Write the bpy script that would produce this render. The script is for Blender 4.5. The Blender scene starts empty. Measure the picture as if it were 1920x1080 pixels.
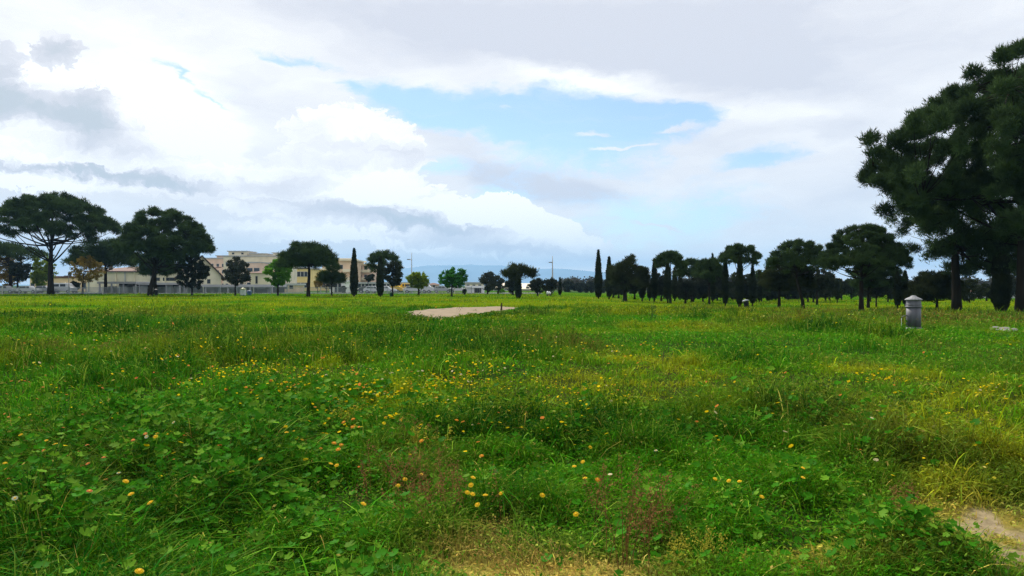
import bpy, math, numpy as np
from math import radians, sin, cos, pi, sqrt
from mathutils import Vector, Matrix
R0 = np.random.default_rng(7)
SC = bpy.context.scene
COL = SC.collection
F = 1370.0; HZ = 535.0; EYE = 1.6          # focal length (px of the 1920 photo), horizon row, eye height

# ------------------------------------------------------------------ noise
def _hash(ix, iy, s):
    n = (ix.astype(np.int64) * 374761393 + iy.astype(np.int64) * 668265263 + s * 974711) & 0xFFFFFFFF
    n = ((n ^ (n >> 13)) * 1274126177) & 0xFFFFFFFF
    n = n ^ (n >> 16)
    return (n & 0xFFFF) / 65535.0
def vnoise(x, y, s=0):
    x = np.asarray(x, float); y = np.asarray(y, float)
    ix = np.floor(x); iy = np.floor(y); fx = x - ix; fy = y - iy
    fx = fx * fx * (3 - 2 * fx); fy = fy * fy * (3 - 2 * fy)
    a = _hash(ix, iy, s); b = _hash(ix + 1, iy, s); c = _hash(ix, iy + 1, s); d = _hash(ix + 1, iy + 1, s)
    return (a * (1 - fx) + b * fx) * (1 - fy) + (c * (1 - fx) + d * fx) * fy
def fbm(x, y, s=0, o=3):
    t = 0; a = 1; n = 0
    for k in range(o):
        t = t + a * vnoise(x * 2 ** k + 17.3 * k, y * 2 ** k - 9.1 * k, s + k); n += a; a *= .5
    return t / n
def worley(x, y, s=0):
    ix = np.floor(x); iy = np.floor(y); best = np.full(np.shape(x), 9.0)
    for dx in (-1, 0, 1):
        for dy in (-1, 0, 1):
            cx = ix + dx; cy_ = iy + dy
            d = (cx + .1 + .8 * _hash(cx, cy_, s) - x) ** 2 + (cy_ + .1 + .8 * _hash(cx, cy_, s + 1) - y) ** 2
            best = np.minimum(best, d)
    return np.sqrt(best)
def hummock(x, y):
    wx = x + .22 * (vnoise(x / .3, y / .3, 90) - .5); wy = y + .22 * (vnoise(x / .3, y / .3, 91) - .5)
    a = np.clip(1.15 - 1.55 * worley(wx / .62, wy / .62, 201), 0, 1); b = np.clip(1.15 - 1.45 * worley(wx / 1.9, wy / 1.9, 205), 0, 1)
    return a, b
def sst(a, b, x):
    t = np.clip((np.asarray(x, float) - a) / (b - a), 0, 1); return t * t * (3 - 2 * t)

# ------------------------------------------------------------------ terrain
def T(x, y):
    x = np.asarray(x, float); y = np.asarray(y, float)
    r = np.hypot(x, y)
    z = -0.62 * sst(30, 75, y) * sst(4, 26, x) * (1 - sst(220, 420, r))
    near = 1 - sst(26, 60, r)
    z = z + near * sst(1.5, 4, r) * ((fbm(x / 5.5, y / 4.5, 3) - .5) * .34 + (fbm(x / 1.7, y / 1.5, 11) - .5) * .14)
    z = z + sst(40, 90, r) * (1 - sst(130, 300, r)) * (fbm(x / 30, y / 22, 5) - .5) * .18
    return z
def T1(x, y): return float(T(np.array([x]), np.array([y]))[0])
def ground_at(px, py, lift=0.0):
    d = (EYE - lift) * F / (py - HZ)
    for _ in range(12):
        z = T1((px - 960) / F * d, d) + lift
        d = .5 * d + .5 * (EYE - z) * F / (py - HZ)
    x = (px - 960) / F * d
    return x, d, T1(x, d)
def at(px, py, D): return Vector(((px - 960) / F * D, D, EYE + (HZ - py) / F * D))

# ------------------------------------------------------------------ object helpers
def tag(o, label=None, cat=None, group=None, kind=None):
    if label: o['label'] = label
    if cat: o['category'] = cat
    if group: o['group'] = group
    if kind: o['kind'] = kind
    return o
def empty(name, loc, rz=0.0):
    o = bpy.data.objects.new(name, None); COL.objects.link(o)
    o.location = loc; o.rotation_euler = (0, 0, rz); o.empty_display_size = .2
    return o
def link(name, me, mat=None, parent=None, loc=None):
    o = bpy.data.objects.new(name, me); COL.objects.link(o)
    if mat is not None and not me.materials: me.materials.append(mat)
    if parent is not None: o.parent = parent
    if loc is not None: o.location = loc
    return o
def np_mesh(name, V, faces, col=None, smooth=False):
    """faces: list of int arrays (n,k)"""
    me = bpy.data.meshes.new(name)
    V = np.asarray(V, np.float32); me.vertices.add(len(V)); me.vertices.foreach_set('co', V.ravel())
    idx = np.concatenate([f.ravel() for f in faces]).astype(np.int32)
    tot = np.concatenate([np.full(len(f), f.shape[1]) for f in faces]).astype(np.int32)
    st = np.concatenate([[0], np.cumsum(tot)[:-1]]).astype(np.int32)
    me.loops.add(len(idx)); me.loops.foreach_set('vertex_index', idx)
    me.polygons.add(len(tot)); me.polygons.foreach_set('loop_start', st)
    try: me.polygons.foreach_set('loop_total', tot)
    except Exception: pass
    if smooth: me.polygons.foreach_set('use_smooth', np.ones(len(tot), bool))
    me.update(calc_edges=True)
    if col is not None:
        a = me.attributes.new('tint', 'FLOAT_COLOR', 'POINT')
        c = np.ones((len(V), 4), np.float32); c[:, :3] = col
        a.data.foreach_set('color', c.ravel())
    return me
class MB:
    """collects boxes, tubes, lathes as one mesh"""
    def __init__(s): s.v = []; s.f = []
    def add(s, v, f):
        b = len(s.v); s.v += [tuple(p) for p in v]; s.f += [tuple(i + b for i in q) for q in f]; return s
    def box(s, x0, x1, y0, y1, z0, z1, tx=0):
        v = [(x0, y0, z0), (x1, y0, z0), (x1, y1, z0), (x0, y1, z0), (x0 + tx, y0 + tx, z1), (x1 - tx, y0 + tx, z1), (x1 - tx, y1 - tx, z1), (x0 + tx, y1 - tx, z1)]
        return s.add(v, [(0, 3, 2, 1), (4, 5, 6, 7), (0, 1, 5, 4), (1, 2, 6, 5), (2, 3, 7, 6), (3, 0, 4, 7)])
    def tube(s, pts, rad, n=7, caps=True):
        pts = [Vector(p) for p in pts]; rings = []
        up = Vector((0.13, .31, .94)).normalized()
        for i, p in enumerate(pts):
            d = (pts[min(i + 1, len(pts) - 1)] - pts[max(i - 1, 0)])
            d = d.normalized() if d.length > 1e-9 else Vector((0, 0, 1))
            a = d.cross(Vector((1, 0, 0)) if abs(d.x) < .8 else Vector((0, 1, 0))).normalized(); b = d.cross(a)
            rings.append([p + (a * cos(2 * pi * k / n) + b * sin(2 * pi * k / n)) * rad[i] for k in range(n)])
        v = [q for r in rings for q in r]; f = []
        for i in range(len(pts) - 1):
            for k in range(n): f.append((i * n + k, i * n + (k + 1) % n, (i + 1) * n + (k + 1) % n, (i + 1) * n + k))
        if caps: f.append(tuple(range(n))[::-1]); f.append(tuple((len(pts) - 1) * n + k for k in range(n)))
        return s.add(v, f)
    def lathe(s, prof, n=24, c=(0, 0)):
        v = []; f = []
        for r, z in prof:
            for k in range(n): v.append((c[0] + r * cos(2 * pi * k / n), c[1] + r * sin(2 * pi * k / n), z))
        for i in range(len(prof) - 1):
            for k in range(n): f.append((i * n + k, i * n + (k + 1) % n, (i + 1) * n + (k + 1) % n, (i + 1) * n + k))
        f.append(tuple(range(n))[::-1]); f.append(tuple((len(prof) - 1) * n + k for k in range(n)))
        return s.add(v, f)
    def prism(s, poly, y0, y1):
        """poly in (x,z), extruded along y"""
        n = len(poly); v = [(x, y0, z) for x, z in poly] + [(x, y1, z) for x, z in poly]
        f = [tuple(range(n)), tuple(range(n, 2 * n))[::-1]] + [(k, k + n, (k + 1) % n + n, (k + 1) % n) for k in range(n)]
        return s.add(v, f)
    def build(s, name, mat, parent=None, smooth=False, bevel=0, loc=None):
        me = bpy.data.meshes.new(name); me.from_pydata(s.v, [], s.f); me.update()
        if smooth: me.polygons.foreach_set('use_smooth', np.ones(len(me.polygons), bool))
        o = link(name, me, mat, parent, loc)
        if bevel:
            m = o.modifiers.new('b', 'BEVEL'); m.width = bevel; m.segments = 2; m.limit_method = 'ANGLE'
        return o

# ------------------------------------------------------------------ materials
def new_mat(name):
    m = bpy.data.materials.new(name); m.use_nodes = True; nt = m.node_tree
    return m, nt, nt.nodes, nt.links, nt.nodes['Principled BSDF']
def mat(name, c, rough=.7, var=.18, scale=3.0, metal=0, spec=.3, bump=0, streak=False):
    m, nt, N, L, P = new_mat(name)
    P.inputs['Roughness'].default_value = rough; P.inputs['Metallic'].default_value = metal
    P.inputs['Specular IOR Level'].default_value = spec
    tc = N.new('ShaderNodeTexCoord'); mp = N.new('ShaderNodeMapping'); L.new(tc.outputs['Object'], mp.inputs[0])
    if streak: mp.inputs['Scale'].default_value = (1, 1, .15)
    nz = N.new('ShaderNodeTexNoise'); nz.inputs['Scale'].default_value = scale; nz.inputs['Detail'].default_value = 5
    L.new(mp.outputs[0], nz.inputs['Vector'])
    cr = N.new('ShaderNodeValToRGB'); e = cr.color_ramp.elements
    e[0].position = .3; e[1].position = .7
    e[0].color = (*[k * (1 - var) for k in c], 1); e[1].color = (*[min(1, k * (1 + var)) for k in c], 1)
    L.new(nz.outputs['Fac'], cr.inputs[0]); L.new(cr.outputs[0], P.inputs['Base Color'])
    if bump:
        b = N.new('ShaderNodeBump'); b.inputs['Strength'].default_value = bump; b.inputs['Distance'].default_value = .05
        L.new(nz.outputs['Fac'], b.inputs['Height']); L.new(b.outputs[0], P.inputs['Normal'])
    return m
def leaf_mat(name, transl=.3, gloss=.04, c=None, var=.25, scale=.6):
    """diffuse + translucent foliage; colour from the plant's own tint attribute, or a procedural mottling of c"""
    m = bpy.data.materials.new(name); m.use_nodes = True; nt = m.node_tree; N = nt.nodes; L = nt.links
    N.clear(); out = N.new('ShaderNodeOutputMaterial')
    if c is None:
        a = N.new('ShaderNodeAttribute'); a.attribute_name = 'tint'; src = a.outputs['Color']
    else:
        tc = N.new('ShaderNodeTexCoord'); nz = N.new('ShaderNodeTexNoise'); nz.inputs['Scale'].default_value = scale; nz.inputs['Detail'].default_value = 6
        L.new(tc.outputs['Object'], nz.inputs['Vector']); cr = N.new('ShaderNodeValToRGB'); e = cr.color_ramp.elements
        e[0].position = .35; e[1].position = .68
        e[0].color = (*[k * (1 - var) for k in c], 1); e[1].color = (c[0] * (1 + var * 1.3), c[1] * (1 + var), c[2] * (1 + var * .6), 1)
        L.new(nz.outputs['Fac'], cr.inputs[0]); src = cr.outputs[0]
    d = N.new('ShaderNodeBsdfDiffuse'); t = N.new('ShaderNodeBsdfTranslucent'); mx = N.new('ShaderNodeMixShader')
    g = N.new('ShaderNodeBsdfGlossy'); g.inputs['Roughness'].default_value = .5; g.inputs['Color'].default_value = (.8, .85, .8, 1)
    mx2 = N.new('ShaderNodeMixShader'); mx.inputs[0].default_value = transl; mx2.inputs[0].default_value = gloss * .06
    L.new(src, d.inputs[0]); L.new(src, t.inputs[0]); L.new(d.outputs[0], mx.inputs[1]); L.new(t.outputs[0], mx.inputs[2])
    L.new(mx.outputs[0], mx2.inputs[1]); L.new(g.outputs[0], mx2.inputs[2]); L.new(mx2.outputs[0], out.inputs[0])
    return m

# ------------------------------------------------------------------ world: sky with clouds, laid out by direction (azimuth, elevation)
SUN_AZ = radians(-32); SUN_EL = radians(40)
def build_world():
    w = bpy.data.worlds.new('World'); SC.world = w; w.use_nodes = True
    nt = w.node_tree; N = nt.nodes; L = nt.links; N.clear()
    def nd(t, **k):
        n = N.new(t)
        for a, b in k.items(): setattr(n, a, b)
        return n
    def put(sock, v):
        if hasattr(v, 'default_value') or hasattr(v, 'is_linked'): L.new(v, sock)
        else: sock.default_value = v
    def M(op, a, b=0.0, c=None, clamp=False):
        n = nd('ShaderNodeMath', operation=op); n.use_clamp = clamp
        put(n.inputs[0], a); put(n.inputs[1], b)
        if c is not None: put(n.inputs[2], c)
        return n.outputs[0]
    def VM(op, a, b=None):
        n = nd('ShaderNodeVectorMath', operation=op); put(n.inputs[0], a)
        if b is not None: put(n.inputs[1], b)
        return n.outputs[0] if op not in ('LENGTH',) else n.outputs['Value']
    def SS(x, a, b, lo=0.0, hi=1.0):
        n = nd('ShaderNodeMapRange', interpolation_type='SMOOTHSTEP')
        put(n.inputs[0], x); n.inputs[1].default_value = a; n.inputs[2].default_value = b
        n.inputs[3].default_value = lo; n.inputs[4].default_value = hi; return n.outputs[0]
    def MIX(f, a, b):
        n = nd('ShaderNodeMix', data_type='RGBA'); put(n.inputs[0], f)
        for s, v in ((n.inputs[6], a), (n.inputs[7], b)):
            if isinstance(v, tuple): s.default_value = (*v, 1)
            else: L.new(v, s)
        return n.outputs[2]
    tc = nd('ShaderNodeTexCoord'); sp = nd('ShaderNodeSeparateXYZ'); L.new(tc.outputs['Generated'], sp.inputs[0])
    az = M('ARCTAN2', sp.outputs[0], sp.outputs[1]); el = M('ARCSINE', sp.outputs[2])
    uv = nd('ShaderNodeCombineXYZ'); L.new(az, uv.inputs[0]); L.new(el, uv.inputs[1]); uv = uv.outputs[0]
    def noise(vec, sx, sy, detail=6, rough=.55, off=(0, 0, 0), dist=0.0):
        mp = nd('ShaderNodeMapping'); L.new(vec, mp.inputs[0]); mp.inputs['Scale'].default_value = (sx, sy, 1); mp.inputs['Location'].default_value = off
        n = nd('ShaderNodeTexNoise'); L.new(mp.outputs[0], n.inputs['Vector']); n.inputs['Scale'].default_value = 1
        n.inputs['Detail'].default_value = detail; n.inputs['Roughness'].default_value = rough; n.inputs['Distortion'].default_value = dist
        return n
    def warp(vec, sx, sy, ax, ay, off):
        n = noise(vec, sx, sy, 5, .6, off)
        c = VM('SUBTRACT', n.outputs['Color'], (.5, .5, .5)); c = VM('MULTIPLY', c, (ax, ay, 0)); return VM('ADD', vec, c)
    w_soft = warp(uv, 6, 14, .16, .06, (3, 1, 0))
    w_soft = warp(w_soft, 28, 50, .035, .015, (8, 5, 2))
    w_puff = warp(warp(uv, 15, 18, .07, .05, (1, 7, 3)), 55, 70, .034, .026, (4, 4, 4))
    w_puff = warp(w_puff, 150, 180, .014, .012, (9, 1, 2))
    def field(vec, blobs):
        acc = None
        for (px, py, rx, ry, rot, wt) in blobs:
            a = math.atan((px - 960) / F); e = math.atan((HZ - py) / F * cos(a))
            mp = nd('ShaderNodeMapping', vector_type='TEXTURE'); L.new(vec, mp.inputs[0])
            k = cos(a) ** 2
            mp.inputs['Location'].default_value = (a, e, 0); mp.inputs['Rotation'].default_value = (0, 0, radians(rot))
            mp.inputs['Scale'].default_value = (rx / F * k, ry / F * cos(a), 1)
            d = VM('LENGTH', mp.outputs[0]); s = SS(d, 0.0, 1.75, 1.0, 0.0)
            acc = M('MULTIPLY', s, wt) if acc is None else M('MULTIPLY_ADD', s, wt, acc)
        return acc
    # holes of blue in the veil
    holes = [(745, 195, 95, 34, -14, 1.1), (880, 200, 120, 34, -5, .95), (1010, 215, 150, 55, 0, .9), (1170, 225, 160, 52, -3, 1.05), (1290, 212, 70, 22, -8, .9),
             (1080, 290, 150, 45, 0, .75), (815, 310, 75, 26, 0, .65), (1430, 303, 75, 17, 0, .85), (1290, 320, 150, 30, 0, .25), (1200, 385, 210, 34, 0, .62), (1180, 440, 150, 45, 0, .45),
             (1480, 380, 200, 30, 0, .3), (920, 350, 90, 35, 0, .45), (1330, 430, 190, 30, 0, .38), (960, 385, 90, 20, 0, .4),
             (330, 128, 34, 10, -28, .95), (390, 185, 60, 9, -38, .7), (545, 116, 75, 9, -3, .9), (660, 165, 30, 10, -20, .5), (60, 325, 60, 6, 0, .2)]
    H = field(w_soft, holes)
    n1 = noise(w_soft, 9, 26, 7, .58, (2, 2, 2)).outputs['Fac']
    H = M('ADD', H, M('MULTIPLY', M('SUBTRACT', n1, .5), 1.5)); n1b = noise(w_puff, 40, 95, 7, .65, (6, 2, 9)).outputs['Fac']; H = M('ADD', H, M('MULTIPLY', M('SUBTRACT', n1b, .5), .5))
    hole = SS(H, .08, 1.15); hole = M('MULTIPLY', hole, SS(noise(w_soft, 6, 40, 6, .62, (4, 8, 6), .4).outputs['Fac'], .25, .55, .66, 1.0))
    # wisps of white inside the blue
    wisps = field(w_soft, [(1125, 258, 40, 6, 3, .8), (1170, 280, 70, 5, 8, 1.0), (1160, 309, 30, 4, 0, .7), (1250, 245, 60, 7, 5, .7), (1230, 413, 90, 6, -2, .9), (1215, 358, 50, 4, 2, .6),
                           (1360, 375, 80, 6, 4, .6), (960, 198, 22, 4, 0, .6), (880, 360, 30, 8, 0, .6), (1000, 150, 80, 22, -14, .5), (1480, 308, 26, 4, 0, .8), (1340, 240, 90, 20, 0, .5)])
    # tone of the veil: lilac grey to white
    tone = field(w_soft, [(900, 40, 420, 62, -2, -.62), (1180, 90, 330, 55, -5, -.55), (1500, 60, 420, 110, 0, -.42), (1420, 150, 200, 40, -8, -.35), (1560, 245, 70, 22, 0, -.35), (1640, 340, 160, 40, 0, -.22),
                          (1300, 260, 140, 40, 0, -.28), (1000, 345, 130, 30, -8, -.75), (1050, 365, 90, 22, -4, -.45), (870, 280, 110, 30, -25, -.3), (700, 290, 90, 55, 0, -.10),
                          (300, 200, 150, 110, -40, .55), (360, 280, 120, 60, 0, .45), (60, 120, 90, 70, 0, .45), (560, 150, 160, 40, 0, .12), (1430, 215, 130, 26, -8, .4), (1050, 140, 120, 16, -10, .45), (1180, 160, 160, 16, -8, .42),
                          (250, 30, 420, 40, 0, .12), (1500, 480, 400, 40, 0, .25), (1300, 480, 250, 40, 0, .2)])
    n2 = noise(w_soft, 7, 24, 7, .6, (5, 9, 1)).outputs['Fac']
    tone = M('ADD', M('ADD', tone, .60), M('MULTIPLY', M('SUBTRACT', n2, .5), 1.0))
    tone = M('MINIMUM', M('MAXIMUM', tone, 0), 1)
    cr = nd('ShaderNodeValToRGB'); L.new(tone, cr.inputs[0]); e = cr.color_ramp.elements
    e[0].position = 0; e[0].color = (.50, .515, .57, 1); e[1].position = 1; e[1].color = (.78, .78, .78, 1)
    for p, c in ((.3, (.565, .575, .615)), (.6, (.645, .65, .67)), (.85, (.715, .72, .725))):
        q = e.new(p); q.color = (*c, 1)
    # heavier cumulus banks, crisp-edged, with lit tops and shaded bases
    bank = field(w_puff, [(110, 100, 62, 34, 5, 1.1), (10, 130, 26, 60, 0, .9), (60, 190, 120, 34, -8, 1.0), (170, 200, 46, 46, 0, .8), (190, 265, 130, 60, -12, 1.1), (60, 285, 160, 60, 0, 1.0), (300, 310, 90, 40, -10, .8),
                          (330, 345, 200, 24, 0, .9), (120, 320, 200, 28, 0, .9), (560, 330, 190, 46, 3, .9), (720, 345, 110, 60, 0, .9), (640, 245, 130, 66, 0, .85), (760, 275, 66, 32, 0, .5), (640, 400, 260, 34, 0, .9),
                          (905, 410, 80, 34, 0, 1.0), (965, 405, 55, 38, 0, 1.1), (1020, 435, 60, 38, 0, 1.0), (1062, 455, 48, 34, 0, .9), (860, 400, 60, 26, 0, .8), (1090, 480, 60, 22, 0, .8), (980, 462, 150, 24, 0, .9), (800, 430, 160, 34, -4, .9), (540, 440, 200, 20, 0, .6)])
    n3 = noise(w_puff, 22, 30, 8, .62, (7, 3, 5)).outputs['Fac']
    B = M('ADD', bank, M('MULTIPLY', M('SUBTRACT', n3, .5), 1.15))
    bmask = SS(B, .48, .57)
    btone = field(w_puff, [(110, 98, 60, 32, 5, -.75), (8, 130, 26, 60, 0, -.6), (50, 195, 120, 30, -8, -.8), (165, 205, 46, 50, 0, -.7), (160, 262, 150, 30, -10, -.22), (240, 275, 90, 30, -20, -.2), (110, 312, 170, 9, 0, -.85), (290, 338, 110, 12, -6, -.7), (330, 350, 90, 12, -6, -.35),
                           (560, 340, 120, 24, 3, -.30), (690, 408, 110, 16, -4, -.55), (600, 392, 150, 9, 0, -.3), (780, 420, 100, 14, -9, -.65), (840, 452, 120, 9, -3, -.45), (960, 470, 150, 8, -2, -.5), (1040, 484, 90, 7, 0, -.3), (740, 462, 130, 9, 0, .5), (620, 440, 120, 10, 0, .4), (870, 484, 140, 5, 0, .4), (900, 428, 60, 8, -4, -.4), (930, 440, 120, 12, -6, -.3),
                           (640, 290, 130, 24, 0, -.28), (790, 285, 60, 20, 0, -.2), (450, 376, 230, 7, 0, -.35), (330, 395, 200, 6, -3, -.45), (500, 440, 220, 8, 0, -.3), (700, 484, 240, 5, 0, -.3),
                           (960, 400, 100, 34, 0, .5), (1030, 425, 60, 30, 0, .4), (700, 350, 90, 30, 0, .35), (860, 392, 50, 14, 0, .3), (60, 340, 90, 8, 0, .5)])
    n4 = noise(w_puff, 9, 44, 7, .6, (1, 1, 8)).outputs['Fac']
    btone = M('ADD', M('ADD', btone, .93), M('MULTIPLY', M('SUBTRACT', n4, .5), 1.0))
    btone = M('MINIMUM', M('MAXIMUM', btone, 0), 1)
    cb = nd('ShaderNodeValToRGB'); L.new(btone, cb.inputs[0]); e = cb.color_ramp.elements
    e[0].position = 0; e[0].color = (.42, .455, .49, 1); e[1].position = 1; e[1].color = (.83, .83, .82, 1)
    for p, c in ((.3, (.50, .51, .55)), (.6, (.61, .61, .64)), (.85, (.73, .73, .735))):
        q = e.new(p); q.color = (*c, 1)
    # glow of thin cloud low on the horizon
    low = SS(el, .0, .09, 1.0, 0.0)
    nlow = noise(w_soft, 5, 60, 5, .6, (3, 3, 3)).outputs['Fac']
    low = M('MULTIPLY', low, SS(nlow, .3, .6, .35, 1.0))
    veil = MIX(low, cr.outputs[0], (.74, .74, .73))
    cloud = MIX(bmask, veil, cb.outputs[0])
    cloud = MIX(SS(el, .012, .034, 1.0, 0.0), cloud, (1.45, 1.20, .94))   # extra warm brightness added low on the horizon to offset the blue haze
    cover = M('SUBTRACT', 1.0, hole, clamp=True)
    cover = M('MAXIMUM', cover, M('MULTIPLY', SS(wisps, .25, .9), .8))
    cover = M('MAXIMUM', cover, bmask)
    cover = M('MAXIMUM', cover, M('MULTIPLY', low, .75)); cover = M('MAXIMUM', cover, SS(el, .012, .04, 1.0, 0.0))
    cover = SS(cover, 0.0, 1.0, .14, 1.0)     # thin high haze even in the gaps
    sky = nd('ShaderNodeTexSky', sky_type='NISHITA'); sky.sun_disc = False
    sky.sun_elevation = SUN_EL; sky.sun_rotation = SUN_AZ; sky.air_density = 1.0; sky.dust_density = .1; sky.ozone_density = 3.5
    b1 = nd('ShaderNodeBackground'); L.new(sky.outputs[0], b1.inputs[0]); b1.inputs[1].default_value = .125
    b2 = nd('ShaderNodeBackground'); L.new(cloud, b2.inputs[0]); b2.inputs[1].default_value = 1.19
    mx = nd('ShaderNodeMixShader'); L.new(cover, mx.inputs[0]); L.new(b1.outputs[0], mx.inputs[1]); L.new(b2.outputs[0], mx.inputs[2])
    out = nd('ShaderNodeOutputWorld'); L.new(mx.outputs[0], out.inputs[0])
    w.cycles.sampling_method = 'MANUAL'; w.cycles.sample_map_resolution = 512
build_world()
sl = bpy.data.lights.new('sun', 'SUN'); sl.energy = 4.8; sl.angle = radians(5); sl.color = (1, .96, .88)
so = bpy.data.objects.new('sun', sl); COL.objects.link(so)
sd = Vector((sin(SUN_AZ) * cos(SUN_EL), cos(SUN_AZ) * cos(SUN_EL), sin(SUN_EL)))
so.rotation_euler = sd.to_track_quat('Z', 'Y').to_euler(); so.location = (0, 0, 60)

# ------------------------------------------------------------------ camera
cd = bpy.data.cameras.new('camera'); cam = bpy.data.objects.new('camera', cd); COL.objects.link(cam); SC.camera = cam
cd.sensor_width = 36; cd.lens = F / 1920 * 36; cd.clip_start = .05; cd.clip_end = 60000
cam.location = (0, 0, EYE); cam.rotation_euler = (radians(90) - math.atan((540 - HZ) / F), 0, 0)
SC.view_settings.view_transform = 'Standard'; SC.view_settings.look = 'None'; SC.view_settings.exposure = .38; SC.view_settings.gamma = 1
cy = SC.cycles; cy.max_bounces = 6; cy.diffuse_bounces = 3; cy.transmission_bounces = 4; cy.transparent_max_bounces = 6; cy.volume_bounces = 0
cy.use_denoising = True; cy.denoising_prefilter = 'NONE'; cy.denoising_input_passes = 'RGB_ALBEDO_NORMAL'; cy.sample_clamp_indirect = 4

# ------------------------------------------------------------------ plant cover map on the ground (world metres)
def gpatch(px, py, rx, ry):
    D = EYE * F / (py - HZ); D0 = EYE * F / (py + ry - HZ); D1 = EYE * F / (max(py - ry, HZ + 4) - HZ)
    return ((px - 960) / F * D, D, rx / F * D, (D1 - D0) / 2)
def pfield(x, y, L):
    acc = np.zeros_like(x)
    wx = x + (vnoise(x / .9, y / .9, 40) - .5) * .5 + (vnoise(x / 3, y / 3, 42) - .5) * .8 * np.minimum(1, y / 12)
    wy = y + (vnoise(x / .9, y / .9, 41) - .5) * .6 + (vnoise(x / 3, y / 3, 43) - .5) * 1.2 * np.minimum(1, y / 12)
    for (px, py, rx, ry, w) in L:
        cx, cyy, ax, ay = gpatch(px, py, rx, ry)
        acc += w * np.exp(-(((wx - cx) / ax) ** 2 + ((wy - cyy) / ay) ** 2))
    return acc
LUSH = [(440, 668, 140, 20, 1.2), (180, 610, 180, 10, .7), (740, 600, 110, 8, 1.1), (690, 625, 120, 9, .8), (960, 682, 130, 18, 1.1), (330, 865, 270, 90, .9), (700, 720, 110, 25, .5), (860, 800, 130, 24, .9), (1520, 800, 130, 34, 1.1),
        (1560, 620, 60, 9, .9), (1400, 690, 150, 26, .8), (1240, 815, 110, 26, 1.0), (1150, 610, 120, 8, .5), (120, 700, 120, 25, .5), (1660, 630, 40, 7, 1.0), (1300, 1010, 160, 40, .4), (900, 930, 110, 70, .6), (1670, 1035, 110, 40, .8), (250, 980, 300, 80, .5), (1750, 920, 110, 40, .5), (1240, 590, 130, 6, .6), (900, 597, 90, 4, .8)]
YELL = [(1200, 690, 100, 28, .8), (1640, 705, 110, 45, .7), (1830, 850, 130, 60, 1.0), (1800, 780, 120, 20, .7), (1560, 1040, 110, 30, .9), (1870, 1000, 130, 100, 1.6), (520, 700, 90, 14, .5), (1480, 600, 120, 9, .4), (1150, 590, 150, 7, .5), (640, 610, 80, 8, .4), (1850, 920, 150, 50, .9), (300, 590, 300, 6, .5), (1000, 760, 200, 30, .35), (1240, 1060, 80, 30, .5), (1450, 660, 200, 12, .3), (700, 770, 60, 26, .35)]
BROWN = [(1250, 690, 60, 14, .6), (1430, 600, 120, 8, .6), (1580, 690, 70, 14, .5), (200, 700, 60, 14, .5), (960, 640, 70, 10, .5), (700, 860, 60, 24, .5), (1080, 720, 60, 12, .4), (290, 640, 70, 22, .9), (80, 660, 80, 22, .9), (790, 880, 85, 60, .8), (1200, 960, 90, 80, .8), (1130, 655, 110, 16, .8), (1700, 642, 70, 10, 1.0), (1830, 598, 200, 11, 1.8), (1850, 660, 120, 18, .4), (380, 600, 160, 8, .3), (1560, 577, 280, 6, 1.6), (1300, 578, 130, 4, .5), (480, 770, 120, 20, .35), (560, 640, 70, 20, .4), (150, 590, 160, 6, .4), (1320, 760, 120, 24, .35)]
STRAW = [(1000, 1050, 170, 46, 1.7), (1850, 1005, 120, 50, .9), (1560, 1050, 90, 22, .5), (620, 1075, 60, 12, .3), (880, 985, 50, 30, .6)]
BARE = [(1835, 992, 62, 16, 1.5), (1895, 1018, 75, 30, 1.6), (1915, 1068, 70, 30, 1.6), (1780, 985, 20, 8, .7)]
SHORT = [(1880, 1030, 170, 95, 1.3), (1840, 930, 190, 70, 1.1), (990, 1050, 150, 40, 1.0), (860, 597, 120, 5, 1.0), (860, 588, 140, 12, 1.0)]
GRAVEL = [(765, 588), (790, 581), (860, 577), (930, 575.5), (968, 576.5), (955, 581), (930, 585), (895, 590), (860, 595), (815, 599), (780, 596)]
gx = []
for a, b in GRAVEL:
    D = EYE * F / (b - HZ); gx.append(((a - 960) / F * D, D))
def in_gravel(x, y, grow=0.0):
    x = x + (vnoise(x / .7, y / .9, 61) - .5) * .9; y = y + (vnoise(x / .8, y / .8, 62) - .5) * 1.8
    ins = np.zeros(len(x), bool); n = len(gx)
    for i in range(n):
        x0, y0 = gx[i]; x1, y1 = gx[(i + 1) % n]
        c = ((y0 > y) != (y1 > y)) & (x < (x1 - x0) * (y - y0) / (y1 - y0 + 1e-9) + x0)
        ins ^= c
    return ins & (vnoise(x / .25, y / .35, 63) > .04)
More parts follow.
